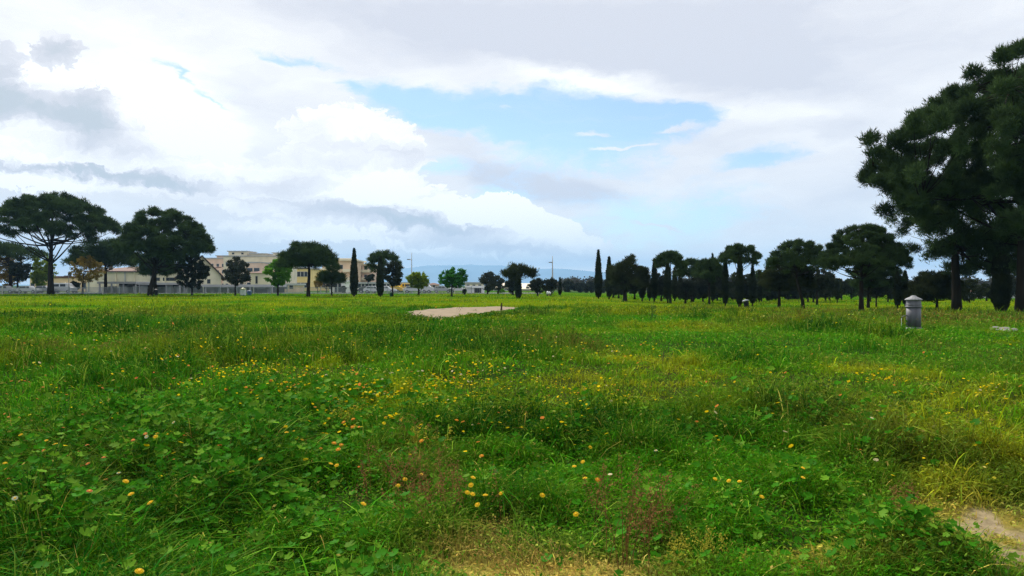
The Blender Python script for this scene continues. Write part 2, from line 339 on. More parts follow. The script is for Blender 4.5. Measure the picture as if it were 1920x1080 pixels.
def cover(x, y):
    r = np.hypot(x, y)
    wv = worley((x + .5 * vnoise(x / .6, y / .6, 92)) / 2.6, (y + .7 * vnoise(x / .7, y / .7, 93)) / 3.4, 211); clump = sst(.60, .22, wv) * (_hash(np.floor(x / 2.6), np.floor(y / 3.4), 7) * 0 + sst(.32, .55, vnoise(x / 6, y / 7, 94)))
    lush = (fbm(x / 3.2, y / 2.6, 21) - .52) * 1.9 + pfield(x, y, LUSH) + 1.0 * clump
    yel = (fbm(x / 6.5, y / 5.0, 25) - .53) * 2.0 + .5 * (vnoise(x / 1.1, y / 1.4, 26) - .5) + pfield(x, y, YELL) + .75 * sst(34, 62, y) * (1 - .6 * sst(95, 125, y)) - .15 * sst(30, 8, r) * (x < 1)
    brn = (fbm(x / 4.0, y / 5.0, 29) - .60) * 2.2 + pfield(x, y, BROWN)
    straw = pfield(x, y, STRAW); yel = yel - .45 * np.clip(brn, 0, 1.3)
    bare = pfield(x, y, BARE) * sst(.44, .60, fbm(x / .26, y / .3, 81))
    lush = np.clip(lush * 1.15 - .6 * straw - .4 * yel - bare, 0, 1) * (.75 + .5 * vnoise(x / .8, y / .8, 37)); yel = np.clip(yel, 0, 1); brn = np.clip(brn, 0, 1); straw = np.clip(straw, 0, 1)
    h = .075 + .33 * lush + .02 * yel + .06 * brn - .03 * straw + .11 * (vnoise(x / .45, y / .45, 33) - .3) + .10 * (fbm(x / 1.3, y / 1.3, 35) - .5)
    ha, hb = hummock(x, y); h = h * (.42 + .75 * ha) * (.72 + .6 * hb)
    h = h * (1 - .45 * sst(30, 60, r)) * (1 - .7 * np.clip(bare, 0, 1)) * (1 - .6 * np.clip(pfield(x, y, SHORT), 0, 1))
    return lush, yel, brn, straw, bare, np.maximum(h, .03)
GREEN = np.array([.044, .205, .004]); DEEP = np.array([.006, .080, .003]); YG = np.array([.245, .285, .006]); RUST = np.array([.15, .115, .022]); STRW = np.array([.46, .36, .075])
def tint(x, y, n, rng, lush, yel, brn, straw, jit=.42):
    c = GREEN * (1 - lush[:, None]) + DEEP * lush[:, None]
    w = np.clip(yel * (.25 + 1.15 * sst(.35, .65, vnoise(x / .4, y / .5, 71))) + .30 * (rng.random(n) ** 3), 0, .95)[:, None]; c = c * (1 - w) + YG * w
    w = (np.clip(brn * 1.0, 0, 1) * (rng.random(n) < .65) * .85)[:, None]; c = c * (1 - w) + RUST * w
    w = (np.clip(straw * 1.3, 0, 1) * (rng.random(n) < .85) + (rng.random(n) < .02) * .8).clip(0, 1)[:, None]; c = c * (1 - w) + STRW * w
    lt = (rng.random(n) < .16)[:, None] * .6; c = c * (1 - lt) + np.array([.20, .30, .03]) * lt
    c = c * (1 + jit * (rng.random((n, 1)) * 2 - 1)) * (1 + .12 * (rng.random((n, 3)) * 2 - 1))
    return c.clip(0.002, .9)
def scatter(n, r0, r1, power, rng, half=radians(44)):
    """n points, areal density ~ r^-power"""
    a = 2 - power; u = rng.random(n)
    r = (r0 ** a + u * (r1 ** a - r0 ** a)) ** (1 / a) if abs(a) > 1e-6 else r0 * (r1 / r0) ** u
    th = (rng.random(n) * 2 - 1) * half
    return r * np.sin(th), r * np.cos(th), r

# ------------------------------------------------------------------ ground sheet
def build_ground():
    rr = [0.0]; r = .4
    while r < 16500: rr.append(r); r *= 1.028 if r < 400 else 1.15
    angs = np.concatenate([np.linspace(-50, 50, 240), np.linspace(50, 310, 66)[1:-1]]) * pi / 180
    rr = np.array(rr[1:]); nA = len(angs); nR = len(rr)
    A, Rr = np.meshgrid(angs, rr); x = (Rr * np.sin(A)).ravel(); y = (Rr * np.cos(A)).ravel()
    z = T(x, y)
    V = np.stack([x, y, z], 1); V = np.vstack([V, [[0, 0, T1(0, 0)]]])
    i, j = np.meshgrid(np.arange(nR - 1), np.arange(nA), indexing='ij'); i = i.ravel(); j = j.ravel(); j2 = (j + 1) % nA
    q = np.stack([i * nA + j, (i + 1) * nA + j, (i + 1) * nA + j2, i * nA + j2], 1)
    k = np.arange(nA); t = np.stack([np.full(nA, len(V) - 1), k, (k + 1) % nA], 1)
    lush, yel, brn, straw, bare, h = cover(x, y)
    c = GREEN * .55 * (1 - yel[:, None] * .7) + YG * .6 * yel[:, None] * .7
    c = c * (1 - brn[:, None] * .5) + RUST * .7 * brn[:, None] * .5
    nr = (1 - sst(14, 40, np.hypot(x, y)))[:, None] * .8; c = c * (1 - nr) + np.array([.022, .024, .010]) * nr   # dark soil nearby, with the shade between tufts put into its colour
    c = c * (1 - straw[:, None] * .8) + STRW * .8 * straw[:, None] * .8
    b = np.clip(bare * 1.2, 0, 1)[:, None]; c = c * (1 - b) + np.array([.25, .195, .115]) * b
    w = sst(160, 260, np.hypot(x, y))[:, None]; c = c * (1 - w) + np.array([.05, .08, .03]) * w
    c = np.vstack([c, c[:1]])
    m, nt, N, L, P = new_mat('soil_and_turf')
    a = N.new('ShaderNodeAttribute'); a.attribute_name = 'tint'
    tc = N.new('ShaderNodeTexCoord'); nz = N.new('ShaderNodeTexNoise'); nz.inputs['Scale'].default_value = 9; nz.inputs['Detail'].default_value = 8; nz.inputs['Roughness'].default_value = .7
    L.new(tc.outputs['Object'], nz.inputs['Vector']); mr = N.new('ShaderNodeMapRange'); L.new(nz.outputs['Fac'], mr.inputs[0])
    mr.inputs[1].default_value = .3; mr.inputs[2].default_value = .7; mr.inputs[3].default_value = .6; mr.inputs[4].default_value = 1.35
    vm = N.new('ShaderNodeVectorMath'); vm.operation = 'SCALE'; L.new(a.outputs['Color'], vm.inputs[0]); L.new(mr.outputs[0], vm.inputs[3])
    L.new(vm.outputs[0], P.inputs['Base Color']); P.inputs['Roughness'].default_value = 1; P.inputs['Specular IOR Level'].default_value = 0
    bp = N.new('ShaderNodeBump'); bp.inputs['Strength'].default_value = .6; bp.inputs['Distance'].default_value = .03; L.new(nz.outputs['Fac'], bp.inputs['Height']); L.new(bp.outputs[0], P.inputs['Normal'])
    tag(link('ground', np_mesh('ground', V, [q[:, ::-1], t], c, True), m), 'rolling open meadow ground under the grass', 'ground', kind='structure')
build_ground()

# sheets on the ground
def sheet(name, poly, m, lift, label, cat, res=.6):
    xs = [p[0] for p in poly]; ys = [p[1] for p in poly]
    nx = min(220, max(4, int((max(xs) - min(xs)) / res))); ny = min(120, max(4, int((max(ys) - min(ys)) / res)))
    X, Y = np.meshgrid(np.linspace(min(xs), max(xs), nx), np.linspace(min(ys), max(ys), ny)); X = X.ravel(); Y = Y.ravel()
    V = np.stack([X, Y, T(X, Y) + lift], 1)
    i, j = np.meshgrid(np.arange(ny - 1), np.arange(nx - 1), indexing='ij'); i = i.ravel(); j = j.ravel()
    q = np.stack([i * nx + j, i * nx + j + 1, (i + 1) * nx + j + 1, (i + 1) * nx + j], 1)
    if name == 'gravel':
        c = V[q].mean(1); q = q[in_gravel(c[:, 0], c[:, 1])]
    return tag(link(name, np_mesh(name, V, [q], None, True), m), label, cat, kind='structure')
gm = mat('pinkish_gravel', (.205, .150, .085), .95, .22, 2.2, bump=.5)
gp = [(min(p[0] for p in gx) - 1, min(p[1] for p in gx) - 1.5), (max(p[0] for p in gx) + 1, max(p[1] for p in gx) + 1.5)]
sheet('gravel', gp, gm, .03, 'bare pinkish gravel clearing in the middle of the meadow', 'gravel', .22)
asph = mat('asphalt', (.085, .09, .1), .9, .2, .8)
sheet('road', [(-150, 139), (6, 158)], asph, .05, 'grey asphalt road running behind the fence', 'road', 3)

# ------------------------------------------------------------------ grass, leaves
def blades(n, r0, r1, power, seed, hmul=1.0, w0=.0045, arch=1.0, colmul=1.0, lushonly=False, minh=.0):
    rng = np.random.default_rng(seed)
    x, y, r = scatter(n, r0, r1, power, rng)
    lush, yel, brn, straw, bare, h = cover(x, y)
    keep = ~in_gravel(x, y) & (rng.random(n) > np.clip(bare * 1.1, 0, .80)) & (rng.random(n) < .30 + .95 * hummock(x, y)[0] + .25 * (r > 25))
    if lushonly: keep &= (rng.random(n) < lush * 1.2 + .1) & (vnoise(x / .25, y / .25, 99) > .55)
    x, y, r, lush, yel, brn, straw, h = [k[keep] for k in (x, y, r, lush, yel, brn, straw, h)]
    n = len(x)
    c = tint(x, y, n, rng, lush, yel, brn, straw) * colmul
    h = h * hmul * (.55 + .75 * rng.random(n)) + minh * rng.random(n); z = T(x, y)
    w = w0 * np.maximum(1, r / 5) ** .85 * (.7 + .6 * rng.random(n))
    ph = rng.random(n) * 2 * pi; dx = np.cos(ph); dy = np.sin(ph); sx = -dy; sy = dx
    lean = (.25 + .95 * rng.random(n) ** 1.3) * arch * h
    V = np.empty((n, 9, 3)); drp = (.22 + .46 * rng.random(n)) * arch * np.clip(lean / h, .2, 1.1)
    for k, (t, ww) in enumerate(((0, .8), (.34, 1.), (.62, .8), (.84, .5))):
        off = lean * t ** 1.7; zz = h * (t * 1.05 - drp * t ** 3)
        V[:, 2 * k, 0] = x + dx * off - sx * w * ww / 2; V[:, 2 * k, 1] = y + dy * off - sy * w * ww / 2; V[:, 2 * k, 2] = z + zz - .01
        V[:, 2 * k + 1, 0] = x + dx * off + sx * w * ww / 2; V[:, 2 * k + 1, 1] = y + dy * off + sy * w * ww / 2; V[:, 2 * k + 1, 2] = z + zz - .01
    V[:, 8, 0] = x + dx * lean * 1.02; V[:, 8, 1] = y + dy * lean * 1.02; V[:, 8, 2] = z + h * (1.05 - drp * 1.05)
    b = np.arange(n)[:, None] * 9
    q = np.concatenate([b + np.array([[0, 1, 3, 2]]), b + np.array([[2, 3, 5, 4]]), b + np.array([[4, 5, 7, 6]])]); t = b + np.array([[6, 7, 8]])
    return V.reshape(-1, 3), [q, t], np.repeat(c, 9, 0)
def join(parts):
    V = []; F4 = []; F3 = []; C = []; o = 0
    for v, fs, c in parts:
        V.append(v); C.append(c)
        for f in fs: (F4 if f.shape[1] == 4 else F3).append(f + o)
        o += len(v)
    out = [np.concatenate(k) for k in (F4, F3) if k]
    return np.concatenate(V), out, np.concatenate(C)
M_grass = leaf_mat('grass_blades', .34, .03)
parts = [blades(150000, 1.2, 8, .3, 1, w0=.0055, arch=1.2), blades(380000, 6, 60, 1.5, 2), blades(110000, 45, 165, 1.9, 3, hmul=1.25),
         blades(60000, 2.0, 15, .9, 4, hmul=1.1, w0=.0075, arch=1.55, colmul=1.5, lushonly=True, minh=.12)]
V, fs, c = join(parts)
tag(link('meadow_grass', np_mesh('grass', V, fs, c), M_grass), 'dense uneven meadow grass, lush green with yellowish and rusty patches', 'grass', kind='stuff')

def leaves(n, r0, r1, power, seed, size, lobes=0, dens=None, colf=None, zf=(.3, 1.0), flat=.5):
    """small leaves: rhombi, or lobed round mallow leaves when lobes>0"""
    rng = np.random.default_rng(seed)
    x, y, r = scatter(n, r0, r1, power, rng); lush, yel, brn, straw, bare, h = cover(x, y)
    keep = ~in_gravel(x, y) & (rng.random(n) > np.clip(bare * 1.2 + straw * .6, 0, .97))
    if dens is not None: keep &= rng.random(n) < dens(x, y, lush, yel, brn, straw)
    x, y, r, lush, yel, brn, straw, h = [k[keep] for k in (x, y, r, lush, yel, brn, straw, h)]; n = len(x)
    c = tint(x, y, n, rng, lush, yel, brn, straw)
    if colf is not None: c = colf(c, rng, n)
    z = T(x, y) + h * (zf[0] + (zf[1] - zf[0]) * rng.random(n) ** .8)
    s = size * np.maximum(1, r / 6) ** .8 * (.6 + .8 * rng.random(n))
    nx, ny = (rng.normal(0, flat, n), rng.normal(0, flat, n)); N_ = np.stack([nx, ny - .15, np.ones(n)], 1); N_ /= np.linalg.norm(N_, axis=1)[:, None]
    ph = rng.random(n) * 2 * pi; a = np.stack([np.cos(ph), np.sin(ph), np.zeros(n)], 1); a -= N_ * (a * N_).sum(1)[:, None]; a /= np.linalg.norm(a, axis=1)[:, None]; b = np.cross(N_, a)
    P = np.stack([x, y, z], 1)
    if lobes == 0:
        V = np.stack([P - a * s[:, None], P + b * s[:, None] * .42 + N_ * s[:, None] * .1, P + a * s[:, None], P - b * s[:, None] * .42 + N_ * s[:, None] * .1], 1)
        return V.reshape(-1, 3), [np.arange(n)[:, None] * 4 + np.array([[0, 1, 2, 3]])], np.repeat(c, 4, 0)
    K = lobes * 2; th = np.linspace(.25, 2 * pi - .25, K + 1); V = np.empty((n, K + 2, 3)); V[:, 0] = P - N_ * s[:, None] * .12
    for k in range(K + 1):
        rad = (1.0 if k % 2 else .80) * (1 + .12 * (rng.random(n) - .5)); lift = (.10 if k % 2 else -.02)
        V[:, k + 1] = P + (a * cos(th[k]) + b * sin(th[k])) * (s * rad)[:, None] + N_ * (s * lift)[:, None]
    base = np.arange(n)[:, None] * (K + 2)
    t = np.concatenate([base + np.array([[0, k, k + 1]]) for k in range(1, K + 1)])
    return V.reshape(-1, 3), [t], np.repeat(c, K + 2, 0)
M_leaf = leaf_mat('weed_leaves', .3, .05)
mallow = lambda c, rng, n: np.where((rng.random(n) < .25)[:, None], np.array([.11, .24, .015]), np.array([.034, .155, .005])) * (.7 + .6 * rng.random((n, 1)))
lf = join([leaves(110000, 1.2, 9, .8, 11, .015, flat=.8), leaves(90000, 8, 45, 1.5, 12, .015, flat=.8)])
tag(link('small_leaved_weeds', np_mesh('weeds', *lf), M_leaf), 'small leaved clover and vetch growing through the grass', 'ground cover', kind='stuff')
mfield = lambda x, y, lu, ye, br, st: np.clip(pfield(x, y, [(300, 880, 300, 110, .9), (150, 1020, 200, 60, .6), (620, 920, 130, 60, .4), (700, 1060, 150, 30, .9), (1665, 1035, 90, 40, .9), (1350, 1010, 200, 50, .35), (500, 850, 120, 30, .4), (1450, 930, 100, 40, .3), (1060, 850, 80, 40, .3), (560, 770, 300, 30, .3), (1500, 830, 200, 40, .3)]) * (vnoise(x / .4, y / .4, 55) * 1.6), 0, 1)
lf = leaves(90000, 1.5, 14, 1.0, 13, .030, 6, lambda *a: mfield(*a) * (.25 + 1.0 * hummock(a[0], a[1])[0]), mallow, (.5, 1.12), .45)
tag(link('mallow_leaves', np_mesh('mallow', *lf), M_leaf), 'round lobed mallow leaves spreading over the near grass', 'ground cover', kind='stuff')

# far flowers, too many to count
def canopy(x, y): return T(x, y) + cover(x, y)[5]
def far_flowers():
    rng = np.random.default_rng(31); L = []
    bands = [(540, 700, 110, 16, 260), (400, 690, 90, 22, 150), (870, 700, 60, 16, 140), (690, 745, 110, 20, 220), (850, 712, 70, 16, 60), (1090, 735, 80, 16, 60), (1130, 650, 70, 10, 50), (1640, 712, 55, 12, 45), (1845, 728, 40, 9, 45), (660, 780, 50, 20, 60), (620, 720, 120, 30, 70),
             (80, 740, 100, 30, 60), (200, 640, 200, 26, 120), (1500, 700, 200, 20, 40), (700, 640, 140, 14, 60), (960, 780, 180, 30, 50), (1300, 760, 200, 40, 40), (500, 640, 250, 50, 110), (900, 650, 300, 40, 110), (200, 780, 180, 40, 50), (980, 720, 400, 30, 60)]
    px = []; py = []
    for cx, cy_, sx, sy, n in bands: px.append(rng.normal(cx, sx, n)); py.append(rng.normal(cy_, sy, n))
    m = 170; px.append(rng.random(m) * 2200 - 140); py.append(575 + rng.random(m) ** 1.4 * 330)
    px = np.concatenate(px); py = np.concatenate(py); k = (py > 566) & (py < 900); px = px[k]; py = py[k]
    k = (vnoise(px / 26, py / 11, 66) > .42) | (rng.random(len(px)) < .18); px = px[k]; py = py[k]
    D = EYE * F / (py - HZ)
    for _ in range(8):
        x = (px - 960) / F * D; z = canopy(x, D) * 1.0; D = .6 * D + .4 * (EYE - z) * F / (py - HZ)
    x = (px - 960) / F * D; n = len(x); z = canopy(x, D) + .01
    k = ~in_gravel(x, D); x, D, z, px, py = x[k], D[k], z[k], px[k], py[k]; n = len(x)
    u = rng.random(n) ** 1.35; col = np.where((u < .62)[:, None], np.array([.82, .56, .010]), np.where((u < .78)[:, None], np.array([.75, .24, .05]), np.where((u < .86)[:, None], np.array([.62, .52, .30]), np.array([.66, .56, .05]))))
    left = (px < 330) & (py > 700) & (rng.random(n) < .45); col[left] = [.72, .20, .07]
    s = (.012 + .013 * rng.random(n)) * np.maximum(1, D / 14) ** .6
    K = 7; V = np.empty((n, K + 1, 3)); tx = rng.normal(0, .3, n); ty = rng.normal(-.35, .3, n)
    V[:, 0] = np.stack([x, D, z + .004], 1)
    for j in range(K):
        a = 2 * pi * j / K + rng.random(n) * .3; rx = np.cos(a) * s; ry = np.sin(a) * s
        V[:, j + 1] = np.stack([x + rx, D + ry, z - (rx * tx + ry * ty) * -1 + .0], 1)
    b = np.arange(n)[:, None] * (K + 1); t = np.concatenate([b + np.array([[0, 1 + j, 1 + (j + 1) % K]]) for j in range(K)])
    tag(link('wildflowers', np_mesh('wf', V.reshape(-1, 3), [t], np.repeat(col, K + 1, 0)), leaf_mat('petals_far', .3, .02)), 'scattered yellow, orange and white wildflowers dotting the meadow', 'wildflowers', kind='stuff')
far_flowers()
# ---PART2---
# ------------------------------------------------------------------ individual foreground flowers
M_pet = {k: mat('petals_' + k, c, .55, .12, 40) for k, c in {'yellow': (.85, .60, .010), 'orange': (.78, .30, .02), 'coral': (.75, .23, .10), 'pale': (.62, .66, .45)}.items()}
M_disc = mat('flower_disc', (.72, .40, .01), .8, .2, 60); M_stem = mat('flower_stem', (.035, .13, .015), .7, .15, 20)
def bloom_meshes():
    p = MB(); n = 14
    for ring, (r, zz, o) in enumerate(((.026, .003, 0), (.020, .008, .5))):
        for k in range(n):
            a = 2 * pi * (k + o) / n; d = pi / n * .95
            p.add([(cos(a - d) * .006, sin(a - d) * .006, 0), (cos(a + d) * .006, sin(a + d) * .006, 0), (cos(a + d * .8) * r * .8, sin(a + d * .8) * r * .8, zz), (cos(a) * r, sin(a) * r, zz * .6), (cos(a - d * .8) * r * .8, sin(a - d * .8) * r * .8, zz)], [(0, 1, 2, 3, 4)])
    d = MB().lathe([(.0085, .001), (.0095, .005), (.006, .009), (.001, .010)], 10)
    s = MB().tube([(0, 0, 0), (.004, .006, -.06), (0, .012, -.16), (-.01, .01, -.30)], [.0014, .0016, .002, .0022], 5)
    return p, d, s
FL_Y = [(291, 819), (295, 813), (311, 815), (235, 923), (245, 927), (281, 943), (9, 870), (9, 881), (38, 818), (33, 847), (616, 781), (631, 873), (620, 870), (681, 960), (746, 911), (759, 899), (790, 890), (752, 788), (887, 896), (883, 910), (876, 924), (886, 927), (910, 929), (895, 947), (940, 924), (1017, 929), (1077, 875), (1093, 867), (1097, 897), (1107, 839), (1080, 965),
        (1341, 899), (1367, 902), (1387, 903), (1429, 932), (1506, 878), (1506, 896), (260, 1072), (488, 861), (537, 814), (542, 822), (551, 810), (556, 822), (566, 825), (85, 827), (103, 833)]
FL_O = [(644, 792), (661, 801), (662, 786), (790, 827), (856, 784), (868, 784), (1121, 900), (640, 836), (626, 832), (634, 843), (903, 855)]
FL_C = [(81, 845), (163, 847), (164, 868), (147, 837), (197, 900), (167, 936), (249, 833), (194, 858), (272, 815), (264, 813), (247, 806), (28, 846), (15, 782), (8, 776)]
FL_W = [(27, 934), (222, 885), (325, 798), (274, 828), (885, 782), (1230, 845), (1635, 784)]
proto = {}
def flower(px, py, kind, scale, label, group, rng):
    if kind not in proto:
        p, d, s = bloom_meshes(); me = []
        root = empty('meadow_flower', (0, 0, 0)); a = p.build('petals', M_pet[kind], root); b = d.build('disc', M_disc, root); c = s.build('stem', M_stem, root)
        proto[kind] = [root, a, b, c, False]
    r, a, b, c, used = proto[kind]
    if used:
        r = r.copy(); COL.objects.link(r)
        for ch in (a, b, c):
            q = ch.copy(); COL.objects.link(q); q.parent = r
    else: proto[kind][4] = True
    D = EYE * F / (py - HZ)
    for _ in range(10):
        x = (px - 960) / F * D; z = float(canopy(np.array([x]), np.array([D]))[0]); D = .6 * D + .4 * (EYE - z - .055) * F / (py - HZ)
    x = (px - 960) / F * D
    r.location = (x, D, z + .055); r.rotation_euler = (rng.uniform(.1, .75), rng.uniform(-.35, .35), rng.uniform(0, 6.28) * 0 + rng.uniform(-.5, .5)); r.scale = (scale,) * 3
    tag(r, label, 'flower', group)
rf = np.random.default_rng(5)
for px, py in FL_Y:
    where = ('left third' if px < 420 else 'middle left' if px < 700 else 'rusty weeds' if px < 960 else 'middle right' if px < 1250 else 'right side')
    lab = {'left third': 'yellow daisy-like marigold open among mallow leaves on the left', 'middle left': 'yellow marigold above dark green weeds left of the rusty sorrel',
           'rusty weeds': 'golden marigold blooming around the rusty sorrel clump', 'middle right': 'yellow marigold between the two rusty sorrel clumps', 'right side': 'small yellow marigold in the lush grass right of the tall sorrel'}[where]
    flower(px, py, 'yellow', .80 if px < 1250 else .7, lab, 'yellow marigolds in the near grass', rf)
for px, py in FL_O: flower(px, py, 'orange', .9, 'deep orange marigold half hidden in the near grass', 'orange marigolds in the near grass', rf)
for px, py in FL_C: flower(px, py, 'coral', .62, 'small coral pink flower in the weeds at the left edge', 'coral flowers at the left', rf)
for px, py in FL_W: flower(px, py, 'pale', .62, 'small whitish flower head rising over the near grass', 'white flower heads', rf)

# ------------------------------------------------------------------ seed-headed sorrel and other tall weeds
M_rust = leaf_mat('sorrel_seeds', .35, .02, (.20, .115, .045), .5, 18); M_ryel = leaf_mat('yellow_spike', .35, .02, (.36, .34, .04), .3, 18); M_dry = leaf_mat('dry_straw', .3, .03, (.36, .26, .075), .35, 9)
def weed_clump(name, px, py, spread, nst, hgt, seed_m, label, cat, seed, lean=(0, 0), dens=60, fat=.011):
    rng = np.random.default_rng(seed); x, y, z = ground_at(px, py)
    root = empty(name, (x, y, z - .02)); tag(root, label, cat)
    st = MB(); V = []; Q = []
    for k in range(nst):
        bx, by = rng.normal(0, spread, 2); h = hgt * rng.uniform(.6, 1.1); ex = bx + rng.normal(lean[0], .09); ey = by + rng.normal(lean[1], .07)
        pts = [(bx, by, 0), (bx * .7 + ex * .3, by * .7 + ey * .3, h * .5), (ex, ey, h)]; st.tube(pts, [.0022, .0018, .001], 4)
        for j in range(dens):
            t = .42 + .6 * rng.random(); q = np.array([bx + (ex - bx) * t, by + (ey - by) * t, h * t]) + rng.normal(0, .022 * (1.25 - t) + .006, 3)
            a = rng.normal(0, 1, 3); a /= np.linalg.norm(a); b = np.cross(a, rng.normal(0, 1, 3)); b /= np.linalg.norm(b); s = fat * rng.uniform(.35, .8)
            i = len(V); V += [q - a * s, q + b * s * .7, q + a * s, q - b * s * .7]; Q.append([i, i + 1, i + 2, i + 3])
    st.build('stems', seed_m, root)
    link('seed_sprays', np_mesh('seeds', np.array(V), [np.array(Q)]), seed_m, root)
weed_clump('sorrel_plant', 800, 985, .20, 30, .46, M_rust, 'wide rust brown sorrel clump left of centre with fine seed heads', 'weed', 1, (-.03, 0))
weed_clump('sorrel_plant', 745, 930, .15, 14, .40, M_rust, 'smaller reddish sorrel tuft beside two golden marigolds', 'weed', 2)
weed_clump('sorrel_plant', 1168, 1066, .06, 14, .62, M_rust, 'tallest slender rust red sorrel leaning right near bottom centre', 'weed', 3, (.06, 0))
weed_clump('sorrel_plant', 1225, 1036, .07, 12, .50, M_rust, 'rusty sorrel stems just right of the tallest sorrel', 'weed', 4, (.06, 0))
weed_clump('sorrel_plant', 1125, 985, .04, 5, .42, M_rust, 'thin rusty sorrel spike under an orange flower', 'weed', 5)
weed_clump('sorrel_plant', 1690, 965, .04, 7, .22, M_rust, 'short orange brown tuft in the yellowish grass at right', 'weed', 6)
weed_clump('sorrel_plant', 770, 850, .14, 12, .36, M_rust, 'rusty brown sorrel behind the wide clump, below a yellow spike', 'weed', 7)
weed_clump('mustard_plant', 796, 862, .06, 12, .34, M_ryel, 'pale yellow flowering spike above the rusty sorrel', 'weed', 8, fat=.014)
weed_clump('mustard_plant', 655, 812, .10, 14, .34, M_ryel, 'yellow flowering weed among orange marigolds left of centre', 'weed', 9, fat=.014)
weed_clump('mustard_plant', 1300, 1070, .10, 10, .25, M_ryel, 'yellowish branching weed at the bottom right of centre', 'weed', 10)
weed_clump('dry_grass_tuft', 1000, 1075, .16, 44, .18, M_dry, 'flattened straw coloured grass tuft at bottom centre', 'dry grass', 11, (-.1, 0), dens=8)
weed_clump('dry_grass_tuft', 930, 1035, .14, 34, .16, M_dry, 'straw blond tuft just left of the bottom centre one', 'dry grass', 12, (-.12, .05), dens=8)
weed_clump('dead_stalk', 1245, 690, .02, 5, .42, mat('dark_stalk', (.05, .04, .025), .9), 'dark dead stalk standing alone in the mid meadow', 'dead stalk', 13, (.05, 0), dens=30, fat=.016)
weed_clump('dry_stalk', 1222, 612, .10, 8, .95, mat('green_stalk', (.03, .07, .02), .9), 'loose tall green stalks right of the gravel clearing', 'weed', 14, (.15, 0), dens=24, fat=.03)
weed_clump('young_shoot', 858, 588, .05, 5, .55, mat('shoot_stalk', (.10, .09, .05), .9), 'bare spindly shoot growing out of the gravel', 'weed', 15, (.1, 0), dens=10, fat=.03)
weed_clump('broad_reed', 672, 752, .05, 8, .30, leaf_mat('pale_reed', .4, .03, (.20, .27, .07), .25, 8), 'pale upright reed like blades above the flower band', 'weed', 16, (.03, 0), dens=6, fat=.02)

# ------------------------------------------------------------------ drinking fountain
def fountain():
    x, y, z = ground_at(1713, 618)
    k = y / F
    root = empty('drinking_fountain', (x, y, z - .02)); tag(root, 'grey cast iron street fountain with domed cap and curved spout running water', 'drinking fountain')
    iron = mat('grey_painted_iron', (.085, .085, .10), .6, .4, 6, spec=.5, bump=.15, streak=True); lid = mat('weathered_cap', (.24, .24, .25), .75, .25, 14, bump=.4)
    R = 12.6 * k; H = 65 * k
    MB().lathe([(R * 1.22, 0), (R * 1.22, .06), (R * 1.08, .09), (R, .12)], 32).build('base', iron, root, True)
    MB().lathe([(R, .115), (R * .99, H * .40), (R, H * .655)], 32).build('body', iron, root, True)
    MB().lathe([(R * 1.0, H * .655), (R * 1.14, H * .665), (R * 1.16, H * .685), (R * 1.04, H * .70), (R * 1.02, H * .72), (R * 1.09, H * .735), (R * 1.02, H * .75), (R * 1.0, H * .80), (R * 1.0, H * .865)], 32).build('collar', iron, root, True)
    MB().lathe([(R * 1.0, H * .86), (R * 1.2, H * .87), (R * 1.2, H * .885), (R * .95, H * .92), (R * .55, H * .955), (R * .42, H * .975), (R * .34, H * .99), (R * .1, H * 1.0)], 32).build('cap', lid, root, True)
    zz = 27 * k
    MB().lathe([(R * .5, .0), (R * .5, .05), (R * .42, .055)], 20, (-R * 1.95, -.06)).build('drain', mat('drain_iron', (.05, .05, .05), .7), root)
    MB().box(-.05, .05, -R * 1.03, -R * .97, H * .30, H * .36).build('plaque', mat('plaque_iron', (.12, .11, .10), .6), root, bevel=.004)
    MB().tube([(-R * .9, -.02, zz), (-R * 1.2, -.03, zz + .01), (-R * 1.6, -.05, zz - .005), (-R * 1.85, -.06, zz - .05), (-R * 1.9, -.06, zz - .09)], [.02, .019, .017, .016, .016], 10).build('spout', mat('spout_brass', (.12, .12, .09), .4, .1, 9, metal=.6), root, True)
    wm, nt, N, L, P = new_mat('running_water'); P.inputs['Base Color'].default_value = (.8, .85, .85, 1); P.inputs['Roughness'].default_value = .25; P.inputs['Transmission Weight'].default_value = .35
    MB().tube([(-R * 1.9, -.06, zz - .09), (-R * 1.93, -.06, zz - .25), (-R * 1.96, -.06, .03)], [.006, .007, .009], 8).build('water_stream', wm, root, True)
fountain()
def litter_bin(px, py, wpx, hpx, lean, body, lidc, label):
    x, y, z = ground_at(px, py); k = y / F; R = wpx / 2 * k; H = hpx * k
    root = empty('litter_bin', (x, y, z - .03)); root.rotation_euler = (0, lean, 0); tag(root, label, 'litter bin')
    b = MB().lathe([(R * .82, 0), (R * .85, .04), (R * .95, H * .5), (R, H * .74), (R * 1.04, H * .76), (R * .92, H * .77)], 20)
    b.build('body', mat('bin_body_' + str(px), body, .7, .2, 5, spec=.1), root, True)
    for s in (-1, 1): MB().box(s * R * .8 - .015, s * R * .8 + .015, -.02, .02, H * .72, H * .9).build('lid_bracket', mat('bin_bracket', (.05, .05, .06), .5), root)
    MB().lathe([(R * 1.42, H * .86), (R * 1.42, H * .88), (R * .9, H * .95), (R * .2, H * 1.0), (.005, H * 1.01)], 20).build('lid', mat('bin_lid_' + str(px), lidc, .6, .15, 5, spec=.2), root, True)
litter_bin(1401, 580, 9.6, 20, -.16, (.014, .015, .02), (.20, .21, .23), 'dark leaning litter bin with pale conical lid before the pines')
litter_bin(733, 556, 5, 9, .0, (.012, .06, .03), (.015, .07, .035), 'small dark green litter bin under the dark oak left of centre')
litter_bin(293, 553.5, 6, 12, .0, (.02, .02, .022), (.02, .02, .022), 'black litter bin against the second umbrella pine trunk')

